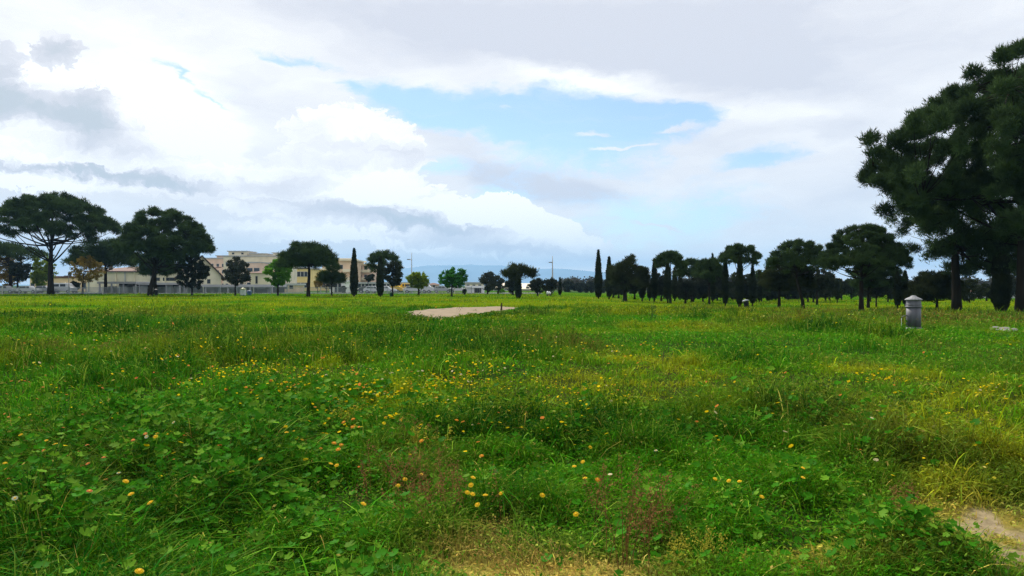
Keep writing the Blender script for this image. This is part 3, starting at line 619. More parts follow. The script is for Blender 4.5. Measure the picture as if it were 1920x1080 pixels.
# ------------------------------------------------------------------ street lamps
M_galv = mat('galvanised_steel', (.30, .31, .32), .5, .15, 4, spec=.5)
def street_lamp(px, base_py, D, top, arm_py, armx, label, thin=.06):
    b = at(px, base_py, D); t = at(px, top, D); H = t.z - b.z; k = D / F
    root = empty('street_lamp', b); tag(root, label, 'street lamp')
    MB().tube([(0, 0, -.3), (0, 0, H * .35), (0, 0, H)], [thin * 2, thin * 1.4, thin * .45], 8).build('pole', M_galv, root, True)
    za = (base_py - arm_py) * k
    MB().tube([(0, 0, za - .5), (armx * k * .5, 0, za + .05), (armx * k, 0, za)], [thin * .6] * 3, 6).build('arm', M_galv, root)
    MB().box(armx * k - .55, armx * k + .15, -.16, .16, za - .14, za + .04, .04).build('lamp_head', mat('lamp_housing', (.12, .12, .13), .5), root)
street_lamp(1036, 552, 150, 480, 491.5, -2.2, 'tall pale lamp mast in the middle of the far field', .13)
street_lamp(772, 548, 160, 474, 486, -4, 'lamp mast rising behind the olive green round tree', .10)
street_lamp(129, 553, 137, 515, 517, -3, 'thin grey lamp post right of the large left umbrella pine', .07)
def bags():
    x, y, z = ground_at(1029, 554.5); k = y / F
    root = empty('rubbish_bags', (x, y, z)); tag(root, 'two white lumps on a dark base at the foot of the lamp mast', 'rubbish bags')
    for q, (dx, h, r) in enumerate(((-2.2, 9, 2.4), (1.6, 8, 2.5))):
        MB().lathe([(r * .5 * k, 2.4 * k), (r * k, 3.6 * k), (r * .95 * k, h * .75 * k), (r * .5 * k, h * .92 * k), (.12 * k, h * k)], 12, (dx * k, q * .1)).build('sack', mat('white_plastic', (.75, .76, .76), .5, .1, 4), root, True)
    MB().lathe([(3.6 * k, 0), (3.9 * k, 1.5 * k), (3.2 * k, 2.8 * k)], 12).build('base', mat('dark_base', (.03, .035, .03), .9), root, True)
bags()
def rocks():
    rng = np.random.default_rng(8)
    for i, (px, py, s) in enumerate([(1866, 621, .5), (1884, 623, .6), (1901, 625, .42)]):
        x, y, z = ground_at(px, py); m = MB(); n = 10; v = []
        m.lathe([(s * .45, -.05), (s * .5, .05), (s * .40, .13), (s * .2, .18), (.02, .19)], 11)
        m.v = [(a * (1 + .25 * sin(i + a * 9 + b * 5)), b * .7 * (1 + .2 * cos(a * 7 + i)), c * .8 * (1 + .3 * sin(a * 5 + b * 8))) for a, b, c in m.v]
        o = m.build('stone_slab', mat('pale_stone', (.20, .20, .16), .9, .3, 5, bump=.5), None, False, .02, (x, y, z))
        tag(o, ('low pale stone at the left end of the three by the right edge', 'largest flat pale stone between two smaller ones at right', 'smallest pale stone nearest the right edge')[i], 'stone')
rocks()
def stake():
    x, y, z = ground_at(940, 583); tag(MB().tube([(0, 0, -.1), (.01, 0, .25), (.02, 0, .5)], [.06, .055, .045], 7).build('wooden_stake', mat('dark_wood', (.04, .03, .02), .9), loc=(x, y, z)), 'short dark stake standing on the gravel clearing', 'stake')
stake()

# ------------------------------------------------------------------ trees
M_bark = mat('bark', (.022, .018, .014), 1, .35, 3, spec=.03, bump=.6, streak=True)
NEED = {'pine': leaf_mat('pine_needles', .15, .01, (.046, .082, .030), .45, .5), 'pine2': leaf_mat('pine_needles_warm', .12, .01, (.040, .054, .022), .45, .5), 'cyp': leaf_mat('cypress_foliage', .08, .01, (.026, .036, .018), .4, .8),
        'oak': leaf_mat('holm_oak_leaves', .1, .02, (.030, .040, .026), .4, .7), 'olive': leaf_mat('olive_leaves', .1, .02, (.050, .062, .046), .4, .7), 'green': leaf_mat('fresh_green_leaves', .4, .02, (.10, .26, .02), .3, .5),
        'yelgreen': leaf_mat('yellow_green_leaves', .4, .02, (.17, .25, .025), .3, .5), 'green2': leaf_mat('mid_green_leaves', .3, .02, (.04, .17, .025), .35, .5), 'gold': leaf_mat('golden_spring_leaves', .35, .02, (.25, .19, .045), .3, .6),
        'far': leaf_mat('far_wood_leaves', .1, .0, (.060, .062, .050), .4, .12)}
def tufts(C, S, per, L, Wd, rng, up=.6, kind='needle', outc=None):
    """leaf tufts around clump centres C (n,3), radii S (n,3): arrays of small faces"""
    n = len(C); c = np.repeat(C, per, 0); s = np.repeat(S, per, 0)
    d = rng.normal(0, 1, (n * per, 3)); d /= np.linalg.norm(d, axis=1)[:, None]
    rad = rng.random((n * per, 1)) ** .5 * (.72 + .62 * rng.random((n * per, 1)) ** 2)
    p = c + d * rad * s
    if kind == 'needle':
        K = 3; V = []
        for k in range(K):
            a = d * .8 + np.array([0, 0, up]) + rng.normal(0, .55, d.shape); a /= np.linalg.norm(a, axis=1)[:, None]
            b = np.cross(a, rng.normal(0, 1, d.shape)); b /= np.linalg.norm(b, axis=1)[:, None]
            l = L * (.6 + .7 * rng.random((len(d), 1)))
            V.append(np.stack([p - b * Wd / 2, p + b * Wd / 2, p + a * l], 1))
        V = np.concatenate(V); return V.reshape(-1, 3), np.arange(len(V) * 3).reshape(-1, 3)
    a = rng.normal(0, 1, d.shape); a /= np.linalg.norm(a, axis=1)[:, None]; b = np.cross(a, rng.normal(0, 1, d.shape)); b /= np.linalg.norm(b, axis=1)[:, None]
    l = L * (.6 + .7 * rng.random((len(d), 1)))
    V = np.stack([p - a * l * .5, p + b * Wd * .5, p + a * l * .5, p - b * Wd * .5], 1)
    return V.reshape(-1, 3), np.arange(len(V) * 4).reshape(-1, 4)
def limb_pts(a, b, rng, sag=.25, n=5):
    a = np.array(a); b = np.array(b); L = np.linalg.norm(b - a); m = (a + b) / 2 + rng.normal(0, .05, 3) * L - np.array([0, 0, sag * L * .3])
    return [tuple((1 - t) ** 2 * a + 2 * t * (1 - t) * m + t * t * b) for t in np.linspace(0, 1, n)]
def skeleton(root, C, base_r, H, fork, lean, rng, bark, nlimb, two=False, stub=0):
    """tapering trunk to the fork, limbs to clumps (grouped), twigs to the rest"""
    t = MB(); lx, ly = lean
    fk = np.array([lx * .6, ly * .6, fork]); topz = C[:, 2].max() * .93; cc = C.mean(0)
    top = np.array([lx + (cc[0] - lx) * .5, ly, topz])
    pts = [(0, 0, -.3), (lx * .1, ly * .1, fork * .3), tuple(fk * [.8, .8, .75]), tuple(fk), tuple(fk * .5 + top * .5), tuple(top)]
    t.tube(pts, [base_r * 1.35, base_r * 1.0, base_r * .86, base_r * .75, base_r * .38, base_r * .1], 8)
    order = rng.permutation(len(C)); mains = []
    for i in order[:nlimb]:
        st = fk + (top - fk) * rng.uniform(-.05, .45); end = C[i] - np.array([0, 0, .1]); pp = limb_pts(st, end, rng, .5)
        r = base_r * rng.uniform(.22, .38); t.tube(pp, [r, r * .8, r * .6, r * .4, r * .15], 5, False); mains += [(np.array(q), r * .4) for q in pp[2:]]
    P = np.array([m[0] for m in mains])
    for i in order[nlimb:]:
        d = np.linalg.norm(P - C[i], axis=1); j = d.argmin()
        t.tube(limb_pts(P[j], C[i], rng, .2, 4), [mains[j][1], mains[j][1] * .7, mains[j][1] * .45, mains[j][1] * .15], 4, False)
    for k in range(stub):
        z = fork * rng.uniform(.5, .95); a = rng.uniform(0, 6.28); l = H * .06
        t.tube([(lx * .5, 0, z), (lx * .5 + cos(a) * l, sin(a) * l, z + l * .2)], [base_r * .16, base_r * .05], 4)
    t.build('trunk', bark, root, True)
def finish_crown(root, V, Fc, m): link('crown', np_mesh('crown', V, [Fc]), m, root)
SEED = [100]
def umbrella_pine(px, by, top, l, r, bot, label, D=None, dens=1.0, trunk=None, lean=0, open_=.0, group=None, m='pine', cone=.35, nc=None, forkpy=None, name='umbrella_pine', lobes=None):
    SEED[0] += 1; rng = np.random.default_rng(SEED[0])
    if D is None: x, y, z = ground_at(px, by)
    else: p = at(px, by, D); x, y, z = p
    k = y / F; root = empty(name, (x, y, z)); tag(root, label, 'tree', group)
    H = (by - top) * k; cx = ((l + r) / 2 - px) * k; Rx = (r - l) / 2 * k; zb = (by - bot) * k; ch = H - zb
    px_area = (r - l) * (bot - top) * .284
    nc = nc or int(np.clip(px_area / 15, 34, 340)); cs = Rx * sqrt(1.0 / nc) * (2.0 - .75 * open_); off = SEED[0] * 3.7
    C = []
    while len(C) < nc:
        a = rng.uniform(0, 2 * pi); q = sqrt(rng.random()); X = q * cos(a); Y = q * sin(a)
        ztop = 1 - .62 * q ** 2.6; zbot = (.0 + .34 * q if open_ > 0 else .10 * q ** 2)
        u = rng.random() ** (1.0 + 1.8 * open_); zz = ztop + (zbot - ztop) * u if rng.random() > open_ * .8 else ztop - .18 * rng.random()
        if open_ > .05 and zz < .72 and vnoise(X * 3.1 + off, Y * 3.1 + zz * 4, 4) < open_ * .55: continue
        C.append((X * (Rx - cs * .35), Y * (Rx - cs * .5), zb + cs * .25 + (ch - cs * .55) * np.clip(zz, 0, 1)))
    C = np.array(C); C[:, 0] += cx * (.35 + .65 * 1); 
    S = np.stack([cs * rng.uniform(.6, 1.15, nc), cs * rng.uniform(.6, 1.15, nc), cs * rng.uniform(.42, .72, nc)], 1)
    pxm = y / 731.0; L = np.clip(2.6 * pxm, .16, .62); W = np.clip(.5 * pxm, .035, .2)
    per = int(np.clip(px_area * 6.2 * dens * (1 - .5 * open_) / nc, 8, 900))
    V, Fc = tufts(C, S, per, L, W, rng); finish_crown(root, V, Fc, NEED[m])
    tr = (trunk if trunk else max(3.2, (r - l) * .075)) / 2 * k
    fork = (by - (forkpy if forkpy else bot + (by - bot) * .15)) * k
    skeleton(root, C, tr, H, fork, (lean * k, 0), rng, M_bark, int(np.clip(nc * .16, 6, 26)), stub=2)
    return root
def cypress(px, by, top, w, label, D=None, group=None, m='cyp', dens=1.0, blunt=.0, tilt=0):
    SEED[0] += 1; rng = np.random.default_rng(SEED[0])
    if D is None: x, y, z = ground_at(px, by)
    else: x, y, z = at(px, by, D)
    k = y / F; root = empty('cypress', (x, y, z)); tag(root, label, 'tree', group); H = (by - top) * k; R = w / 2 * k
    n = int(np.clip(w * (by - top) * .284 * 9 * dens, 600, 14000)); t = rng.random(n) ** .9
    prof = lambda t: np.minimum(1, .55 + t * 2.8) * (1 - np.clip((t - .35) / .65, 0, 1) ** (1.25 + blunt * 2)) ** (.85 - blunt * .4) + .03
    a = rng.random(n) * 2 * pi; lump = .82 + .3 * vnoise(a * 2.2, t * 14 + SEED[0], 5); rr = R * prof(t) * lump * (.55 + .45 * rng.random(n) ** .4)
    z0 = H * (.03 + .955 * t); P = np.stack([rr * np.cos(a), rr * np.sin(a), z0], 1)
    pxm = y / 731.0; L = np.clip(2.2 * pxm, .2, .7); W = np.clip(.8 * pxm, .06, .25)
    V = []
    for q in range(2):
        d = np.stack([np.cos(a) * .35, np.sin(a) * .35, np.ones(n)], 1) + rng.normal(0, .28, (n, 3)); d /= np.linalg.norm(d, axis=1)[:, None]
        b = np.cross(d, rng.normal(0, 1, (n, 3))); b /= np.linalg.norm(b, axis=1)[:, None]
        V.append(np.stack([P - b * W / 2, P + b * W / 2, P + d * L * (.5 + .6 * rng.random((n, 1)))], 1))
    V = np.concatenate(V).reshape(-1, 3); F3 = np.arange(len(V)).reshape(-1, 3)
    # inner body of dense foliage so that no light passes through the column
    K, J = 10, 9; tt = np.linspace(.05, .96, J); core = []
    for t_ in tt:
        for q in range(K): rr_ = R * float(prof(np.array(t_))) * .72 * rng.uniform(.8, 1.1); core.append((rr_ * cos(2 * pi * q / K), rr_ * sin(2 * pi * q / K), H * t_))
    o = len(V); fq = []
    for j in range(J - 1):
        for q in range(K): fq.append((o + j * K + q, o + j * K + (q + 1) % K, o + (j + 1) * K + (q + 1) % K, o + (j + 1) * K + q))
    link('crown', np_mesh('cyp', np.vstack([V, core]), [np.array(fq), F3]), NEED[m], root)
    MB().tube([(0, 0, -.3), (0, 0, H * .12), (0, 0, H * .8)], [R * .28, R * .22, R * .05], 7).build('trunk', M_bark, root, True)
    return root
def round_tree(px, by, top, l, r, bot, label, m, D=None, dens=1.0, name='broadleaf_tree', group=None, trunk=None, taper=.0, nc=None, ragged=.25, two=False, open_=0.0):
    SEED[0] += 1; rng = np.random.default_rng(SEED[0])
    if D is None: x, y, z = ground_at(px, by)
    else: x, y, z = at(px, by, D)
    k = y / F; root = empty(name, (x, y, z)); tag(root, label, 'tree' if 'bush' not in name and 'shrub' not in name else 'bush', group)
    H = (by - top) * k; Rx = (r - l) / 2 * k; cx = ((l + r) / 2 - px) * k; zb = (by - bot) * k; ch = H - zb; area = (r - l) * (bot - top) * .284
    nc = nc or int(np.clip(area / 8, 34, 220)); cs = sqrt(Rx * ch / 2 / nc) * 1.95
    d = rng.normal(0, 1, (nc, 3)); d /= np.linalg.norm(d, axis=1)[:, None]; d *= (rng.random((nc, 1)) ** (.33 - .2 * open_)) * (1 - ragged * rng.random((nc, 1)) ** 2)
    zz = (d[:, 2] + 1) / 2; sh = 1 - taper * zz
    C = np.stack([cx + d[:, 0] * (Rx - cs * .6) * sh, d[:, 1] * (Rx - cs * .6) * sh, zb + cs * .4 + zz * (ch - cs * .9)], 1)
    S = np.stack([cs * rng.uniform(.6, 1.1, nc)] * 2 + [cs * rng.uniform(.5, .95, nc)], 1)
    pxm = y / 731.0; L = np.clip(1.5 * pxm, .12, .55); W = np.clip(.95 * pxm, .08, .36); per = int(np.clip(area * 9.0 * dens / nc, 12, 600))
    V, Fc = tufts(C, S, per, L, W, rng, kind='leaf'); finish_crown(root, V, Fc, NEED[m])
    tr = (trunk if trunk else 4) / 2 * k
    skeleton(root, C, tr, H, max(zb * 1.02, .3), (0, 0), rng, M_bark, int(np.clip(nc * .2, 4, 12)))
    return root
G_L, G_M, G_R = 'trees along the left fence', 'trees around the middle of the far field', 'pines and cypresses on the right'
# left group
umbrella_pine(95, 552, 363, -12, 214, 470, 'largest umbrella pine on the left with bare open limbs under its dome', dens=1.4, trunk=10.5, open_=.55, group=G_L, forkpy=492)
umbrella_pine(198, 551, 446, 132, 262, 500, 'low dark flat pine with forked bent trunk between the two big left pines', D=150, dens=1.6, trunk=6, group=G_L, forkpy=508)
umbrella_pine(281, 554, 389, 222, 396, 508, 'broad dark umbrella pine with slightly leaning trunk, second from left', dens=1.3, trunk=9, lean=14, open_=.15, group=G_L, forkpy=510)
umbrella_pine(291, 553, 460, 255, 338, 517, 'slim pine pressed behind the leaning umbrella pine', D=132, dens=1.2, trunk=6, group=G_L, forkpy=512)
umbrella_pine(20, 551, 455, -90, 80, 492, 'flat dark pine cut by the left edge of the photo', D=150, dens=1.0, trunk=6, open_=.5, group=G_L)
round_tree(360, 553, 474, 328, 393, 545, 'very dark round holm oak in front of the gabled shed', 'oak', dens=1.7, name='holm_oak', group=G_L, trunk=4, ragged=.1)
round_tree(441, 554, 478, 413, 476, 539, 'grey green oak before the apartment blocks', 'olive', dens=1.3, name='holm_oak', group=G_L, trunk=3.6, taper=.25)
round_tree(521, 554, 480, 487, 556, 541, 'bright green leafy tree left of the slender trunked pine', 'green', dens=1.5, name='leafy_tree', group=G_L, trunk=4, taper=.25)
umbrella_pine(578, 556, 451, 523, 633, 503, 'neat domed umbrella pine behind the bright green tree', dens=1.6, trunk=6.5, lean=3, group=G_L, forkpy=507)
umbrella_pine(622, 555, 492, 597, 646, 532, 'small thin stemmed pine right of the neat domed pine', dens=1.1, trunk=3, group=G_L)
cypress(664, 556, 466, 14, 'single tall spindle cypress against the apartment block', group=G_L)
umbrella_pine(712, 556, 469, 684, 754, 520, 'see-through pine crown with a cypress growing through it', D=112, dens=.8, trunk=5, open_=.6, group=G_M)
cypress(713, 557, 482, 12.5, 'cypress column growing inside the see-through pine', D=103, group=G_M, blunt=.3)
round_tree(736, 556, 487, 716, 760, 541, 'dark rounded oak right of the pine with the cypress', 'oak', dens=1.5, name='holm_oak', group=G_M, trunk=3.4, D=106)
round_tree(785, 554, 503, 759, 810, 543, 'round olive yellow tree', 'yelgreen', dens=1.6, name='leafy_tree', group=G_M, trunk=4, ragged=.1, D=118)
round_tree(847, 556, 498, 817, 883, 545, 'spreading mid green tree with ragged lower edge', 'green2', dens=1.4, name='leafy_tree', group=G_M, trunk=3.6)
round_tree(914, 553, 502, 895, 936, 550, 'grey oak at the right of the white garden building', 'olive', D=128, dens=1.2, name='holm_oak', group=G_M, trunk=4)
round_tree(934, 553, 512, 920, 948, 547, 'smaller grey oak tucked behind the first grey oak', 'olive', D=138, dens=1.2, name='holm_oak', group=G_M)
umbrella_pine(973, 560, 494, 941, 1006, 522, 'dark pine in the centre with ivy thick trunk', D=95, dens=1.2, trunk=4, group=G_M, m='pine2')
cypress(972, 561, 512, 11, 'stubby cypress standing in front of the centre pine', D=92, group=G_M, blunt=.5)
round_tree(962, 554, 515, 944, 975, 552, 'dark bush at the left foot of the centre pine', 'oak', D=120, dens=1.3, name='holm_oak', group=G_M)
round_tree(1008, 555, 517, 988, 1032, 553, 'wide dark bushy oak left of the lamp mast', 'oak', D=112, dens=1.3, name='holm_oak', group=G_M)
round_tree(1033, 555, 518, 1016, 1050, 553, 'dark bushy oak directly behind the lamp mast', 'oak', D=120, dens=1.3, name='holm_oak', group=G_M)
cypress(1050, 554, 522, 5.5, 'tiny thin cypress right of the lamp mast', D=125, group=G_M)
# right group: front row
cypress(1122, 560, 469, 13, 'pointed cypress standing apart at the centre right', group=G_R)
cypress(1142, 559, 482, 11, 'second cypress left of the round dark pine', D=97, group=G_R, blunt=.2)
umbrella_pine(1172, 565, 477, 1138, 1216, 543, 'round dark pine with hollow underside between two cypresses', dens=1.5, trunk=8, group=G_R, m='pine2')
cypress(1204, 561, 500, 12, 'blunt cypress against the right of the round dark pine', D=90, group=G_R, blunt=.5)
cypress(1227, 562, 486, 12.5, 'cypress left of the see-through pine', D=88, group=G_R)
cypress(1218, 560, 535, 8, 'short dark cypress behind a taller one', D=96, group=G_R, blunt=.5)
umbrella_pine(1257, 564, 471, 1224, 1289, 514, 'pine with fan of bare branches above an ivy dark trunk', D=84, dens=1.3, trunk=4, open_=.55, group=G_R, forkpy=515)
cypress(1252, 563, 495, 13, 'thick cypress column under the fan branched pine', D=82, group=G_R, blunt=.35)
round_tree(1285, 567, 520, 1262, 1310, 564, 'black green bush right of the thick cypress column', 'oak', D=86, dens=1.5, name='holm_oak', group=G_R)
umbrella_pine(1297, 568, 487, 1262, 1327, 530, 'left one of two flat topped pines with touching crowns', D=92, dens=1.2, trunk=4, open_=.3, group=G_R)
umbrella_pine(1330, 570, 485, 1300, 1362, 532, 'right one of two flat topped pines with touching crowns', D=84, dens=1.3, trunk=4, open_=.3, group=G_R)
cypress(1336, 566, 476, 8, 'cypress whose tip pokes above the flat topped pines', D=96, group=G_R)
cypress(1360, 572, 478, 11, 'cypress at the left side of the tall see-through pine', D=76, group=G_R)
umbrella_pine(1387, 573, 457, 1347, 1428, 508, 'tall pine with green dome and airy branches over cypresses', D=74, dens=1.35, trunk=5, open_=.55, group=G_R, forkpy=515)
cypress(1387, 574, 481, 13, 'cypress rising in the middle under the tall airy pine', D=71, group=G_R, blunt=.2)
cypress(1411, 571, 497, 11, 'cypress at the right side under the tall airy pine', D=78, group=G_R)
umbrella_pine(1461, 578, 475, 1426, 1530, 545, 'dark dense pine in front of the ragged topped pine', D=68, dens=1.5, trunk=6, group=G_R, m='pine2', forkpy=540)
umbrella_pine(1507, 583, 450, 1438, 1560, 520, 'ragged topped pine with strongly leaning trunk', D=64, dens=1.2, trunk=6.5, lean=-22, open_=.5, group=G_R, forkpy=520)
round_tree(1532, 568, 500, 1500, 1572, 548, 'dark low pine right of the leaning trunk', 'oak', D=84, dens=1.4, name='stone_pine', group=G_R, trunk=4)
umbrella_pine(1615, 584, 420, 1540, 1699, 532, 'large umbrella pine with bare limbs on its left side', dens=1.45, trunk=9, open_=.3, group=G_R, forkpy=525)
umbrella_pine(1628, 581, 470, 1600, 1690, 545, 'pine with second trunk directly behind the large right umbrella pine', D=72, dens=1.2, trunk=6, group=G_R)
round_tree(1643, 579, 520, 1618, 1672, 558, 'small pine under the large right umbrella pine', 'oak', D=76, dens=1.2, name='stone_pine', group=G_R, trunk=3.2)
cypress(1683, 575, 510, 12, 'left of two narrow cypresses beside the fountain', D=66, group=G_R, blunt=.3)
cypress(1697, 572, 508, 11, 'right of two narrow cypresses beside the fountain', D=72, group=G_R, blunt=.3)
umbrella_pine(1757, 581, 506, 1704, 1806, 566, 'round low black pine behind the fountain', D=64, dens=1.7, trunk=6, group=G_R, m='pine2', forkpy=570)
cypress(1877, 588, 452, 30, 'stout dark cypress between the two trunks at the right edge', D=56, group=G_R, blunt=.5, dens=.8)
# second and third rows behind (trunks and dark crowns seen between the front ones)
back = [(1240, 'oak', 505, 26, 560), (1318, 'oak', 512, 34, 564), (1345, 'oak', 505, 30, 566), (1372, 'pine2', 508, 36, 567), (1400, 'oak', 506, 40, 567), (1428, 'pine', 503, 38, 568), (1447, 'oak', 512, 30, 568), (1480, 'oak', 515, 36, 566), (1515, 'oak', 518, 34, 565), (1556, 'pine2', 514, 36, 566), (1578, 'oak', 520, 30, 565), (1596, 'pine', 518, 34, 566), (1665, 'oak', 530, 28, 566),
        (1725, 'oak', 528, 30, 568), (1780, 'oak', 528, 40, 569), (1818, 'pine2', 520, 50, 570), (1850, 'oak', 530, 30, 566), (1905, 'oak', 508, 50, 571), (1150, 'oak', 525, 30, 556), (1190, 'oak', 522, 30, 557), (1265, 'cyp', 503, 10, 562), (1275, 'cyp', 515, 9, 561), (1310, 'cyp', 507, 9, 563), (1424, 'cyp', 508, 9, 565), (1440, 'cyp', 520, 9, 565), (1476, 'cyp', 522, 10, 566), (1570, 'cyp', 524, 8, 563),
        (1300, 'oak', 528, 44, 566), (1335, 'oak', 530, 44, 567), (1365, 'oak', 532, 40, 567), (1390, 'oak', 534, 44, 568), (1418, 'oak', 530, 44, 568), (1455, 'oak', 534, 48, 568), (1495, 'oak', 532, 44, 567), (1525, 'oak', 534, 40, 566), (1548, 'oak', 535, 44, 566), (1160, 'oak', 534, 34, 557), (1245, 'oak', 536, 36, 561), (1632, 'oak', 535, 40, 567), (1690, 'oak', 537, 36, 568)]
for i, (px, kd, top, w, by) in enumerate(back):
    D_ = 92 + (i * 7) % 26; g = 'trees in the rows behind the right hand pines'
    lab = 'dark tree in the shaded rows behind the front pines of the right hand wood'
    if kd == 'cyp': cypress(px, by, top, w, 'narrow cypress in the shaded rows behind the front pines', D=D_, group=g)
    else: round_tree(px, by, top, px - w / 2 - 7, px + w / 2 + 7, by - 3 - (i % 3) * 2, lab, kd, D=D_, dens=1.3, name='shaded_tree', group=g, trunk=3.5, ragged=.1)
for px, top, w in [(1066, 521, 26), (1090, 528, 30), (1108, 524, 22), (1130, 522, 24), (1230, 524, 22)]:
    round_tree(px, 553.5, top, px - w / 2 - 3, px + w / 2 + 3, 551, 'low far tree on the skyline right of the lamp mast', 'oak', D=210, dens=1.2, name='far_tree', group='far trees on the central skyline', trunk=3)
# left background trees
round_tree(18, 551, 470, -22, 48, 540, 'sparse olive grey tree at the far left behind the fence', 'gold', D=158, dens=.55, name='leafy_tree', group=G_L, trunk=4)
round_tree(33, 551, 478, 16, 60, 532, 'dark narrow tree left of the largest umbrella pine', 'oak', D=146, dens=1.1, name='holm_oak', group=G_L, trunk=4)
round_tree(74, 549, 468, 54, 106, 545, 'olive green tree straight behind the largest pine trunk', 'yelgreen', D=165, dens=.9, name='leafy_tree', group=G_L, trunk=3)
round_tree(155, 552, 478, 128, 196, 533, 'golden brown half bare tree beneath the left pines', 'gold', D=136, dens=.5, name='leafy_tree', group=G_L, trunk=4, open_=.5)
round_tree(143, 549, 526, 131, 152, 545, 'small dark shrub before the peach house', 'oak', D=150, dens=1.2, name='round_bush', group=G_L)
round_tree(596, 549, 512, 585, 608, 545, 'yellowish sapling right of the neat domed pine trunk', 'gold', D=150, dens=.6, name='leafy_tree', group=G_L, trunk=2)
round_tree(612, 550, 516, 600, 634, 545, 'grey shrubby tree behind the small pine', 'olive', D=150, dens=.6, name='leafy_tree', group=G_L, trunk=2)
round_tree(643, 551, 535, 637, 651, 550, 'dark rounded garden bush beside the white doorway', 'oak', D=150, dens=1.3, name='round_bush', group=G_L)
round_tree(690, 547, 512, 683, 706, 530, 'small dark tree left of the cypress in the pine', 'oak', D=185, dens=1.1, name='leafy_tree', group=G_M, trunk=2)
round_tree(871, 553, 540, 866, 876, 552.5, 'small dark bush under the mid green tree', 'oak', D=125, dens=1.3, name='round_bush', group=G_M)
round_tree(938, 551, 541, 928, 950, 550.5, 'low green shrubs between the grey oaks', 'green', D=150, dens=.8, name='round_bush', group=G_M)

# big pines at the right edge, crowns spread over clumps placed inside their own outline
def big_pine(px, by, D, poly, depth, nc, per, trunk, forkpy, label, seed, mains, cs_px, L=.34, W=.055, lean=0, m='pine', dens_edge=1.0):
    rng = np.random.default_rng(seed); x, y, z = at(px, by, D); k = D / F; root = empty('umbrella_pine', (x, y, z)); tag(root, label, 'tree', G_R)
    P = np.array(poly, float); xs, ys = P[:, 0], P[:, 1]; C = []; n = len(P)
    cxm = xs.mean(); cym = ys.mean(); hw = (xs.max() - xs.min()) / 2
    while len(C) < nc:
        a = rng.uniform(xs.min(), xs.max()); b = rng.uniform(ys.min(), ys.max()); ins = False
        for i in range(n):
            x0, y0 = P[i]; x1, y1 = P[(i + 1) % n]
            if (y0 > b) != (y1 > b) and a < (x1 - x0) * (b - y0) / (y1 - y0) + x0: ins = not ins
        if not ins: continue
        dd = sqrt(max(.05, 1 - ((a - cxm) / hw) ** 2)) * depth; C.append(((a - px) * k, rng.uniform(-dd, dd), (by - b) * k))
    C = np.array(C); cs = cs_px * k; S = np.stack([cs * rng.uniform(.55, 1.15, nc), cs * rng.uniform(.6, 1.1, nc), cs * rng.uniform(.5, .95, nc)], 1)
    V, Fc = tufts(C, S, per, L, W, rng, up=.75); finish_crown(root, V, Fc, NEED[m])
    skeleton(root, C, trunk / 2 * k, (by - ys.min()) * k, (by - forkpy) * k, (lean * k, 0), rng, M_bark, mains, stub=3)
big_pine(1918, 584, 52, [(1640, 245), (1632, 290), (1655, 335), (1690, 375), (1730, 400), (1800, 425), (1900, 440), (2020, 440), (2140, 400), (2200, 300), (2170, 180), (2080, 110), (1990, 85), (1920, 100), (1880, 125), (1838, 122), (1800, 150), (1765, 175), (1752, 215), (1725, 250), (1690, 225), (1660, 240)],
         6.5, 420, 430, 22, 440, 'huge dark pine filling the right edge, its crown cut by the frame', 501, 30, 21)
big_pine(1794, 588, 60, [(1680, 392), (1715, 410), (1725, 430), (1722, 455), (1750, 480), (1790, 505), (1850, 515), (1905, 505), (1935, 440), (1900, 390), (1800, 370), (1730, 372)],
         4.5, 170, 170, 16, 470, 'pine under the huge crown with thick straight trunk and sparse lower boughs', 502, 24, 17, lean=-6, L=.36, W=.05)

# distant wood closing the view on the right
def far_wood():
    rng = np.random.default_rng(77); n = 420
    px = rng.uniform(1050, 2250, n); D = rng.uniform(260, 420, n); h = 2.2 + 2.8 * rng.random(n) + 1.2 * (vnoise(px / 40, px * 0, 8) - .5)
    x = (px - 960) / F * D; zz = T(x, D)
    C = []; S = []
    for i in range(n):
        for j in range(3): C.append((x[i] + rng.normal(0, 2), D[i] + rng.normal(0, 2), zz[i] + h[i] * (.25 + .3 * j))); S.append((3.2, 3.2, h[i] * .34))
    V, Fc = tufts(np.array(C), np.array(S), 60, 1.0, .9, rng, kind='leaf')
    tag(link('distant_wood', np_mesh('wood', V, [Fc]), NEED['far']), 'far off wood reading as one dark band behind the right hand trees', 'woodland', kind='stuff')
far_wood()
# ---PART3---
# ------------------------------------------------------------------ buildings
def colm(n, c, **k): return mat(n, c, .9, k.pop('var', .12), k.pop('scale', .35), bump=.1, **k)
W_CREAM = colm('cream_render', (.74, .66, .49)); W_PINK = colm('pink_render', (.74, .53, .41)); W_YEL = colm('ochre_render', (.78, .60, .26)); W_WHITE = colm('white_render', (.76, .76, .73)); W_PEACH = colm('peach_render', (.78, .58, .34))
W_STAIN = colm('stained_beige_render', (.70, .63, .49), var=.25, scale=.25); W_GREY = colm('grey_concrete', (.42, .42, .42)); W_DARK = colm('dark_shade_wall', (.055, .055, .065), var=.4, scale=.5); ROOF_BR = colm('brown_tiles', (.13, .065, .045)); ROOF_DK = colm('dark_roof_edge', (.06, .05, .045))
GLASS = mat('dark_window_glass', (.035, .04, .05), .15, .2, 3, spec=.6); SHUT = mat('brown_shutters', (.10, .07, .05), .7); WFR = mat('window_frame_paint', (.45, .43, .38), .7)
W_BRICK = colm('terracotta_render', (.70, .52, .36))
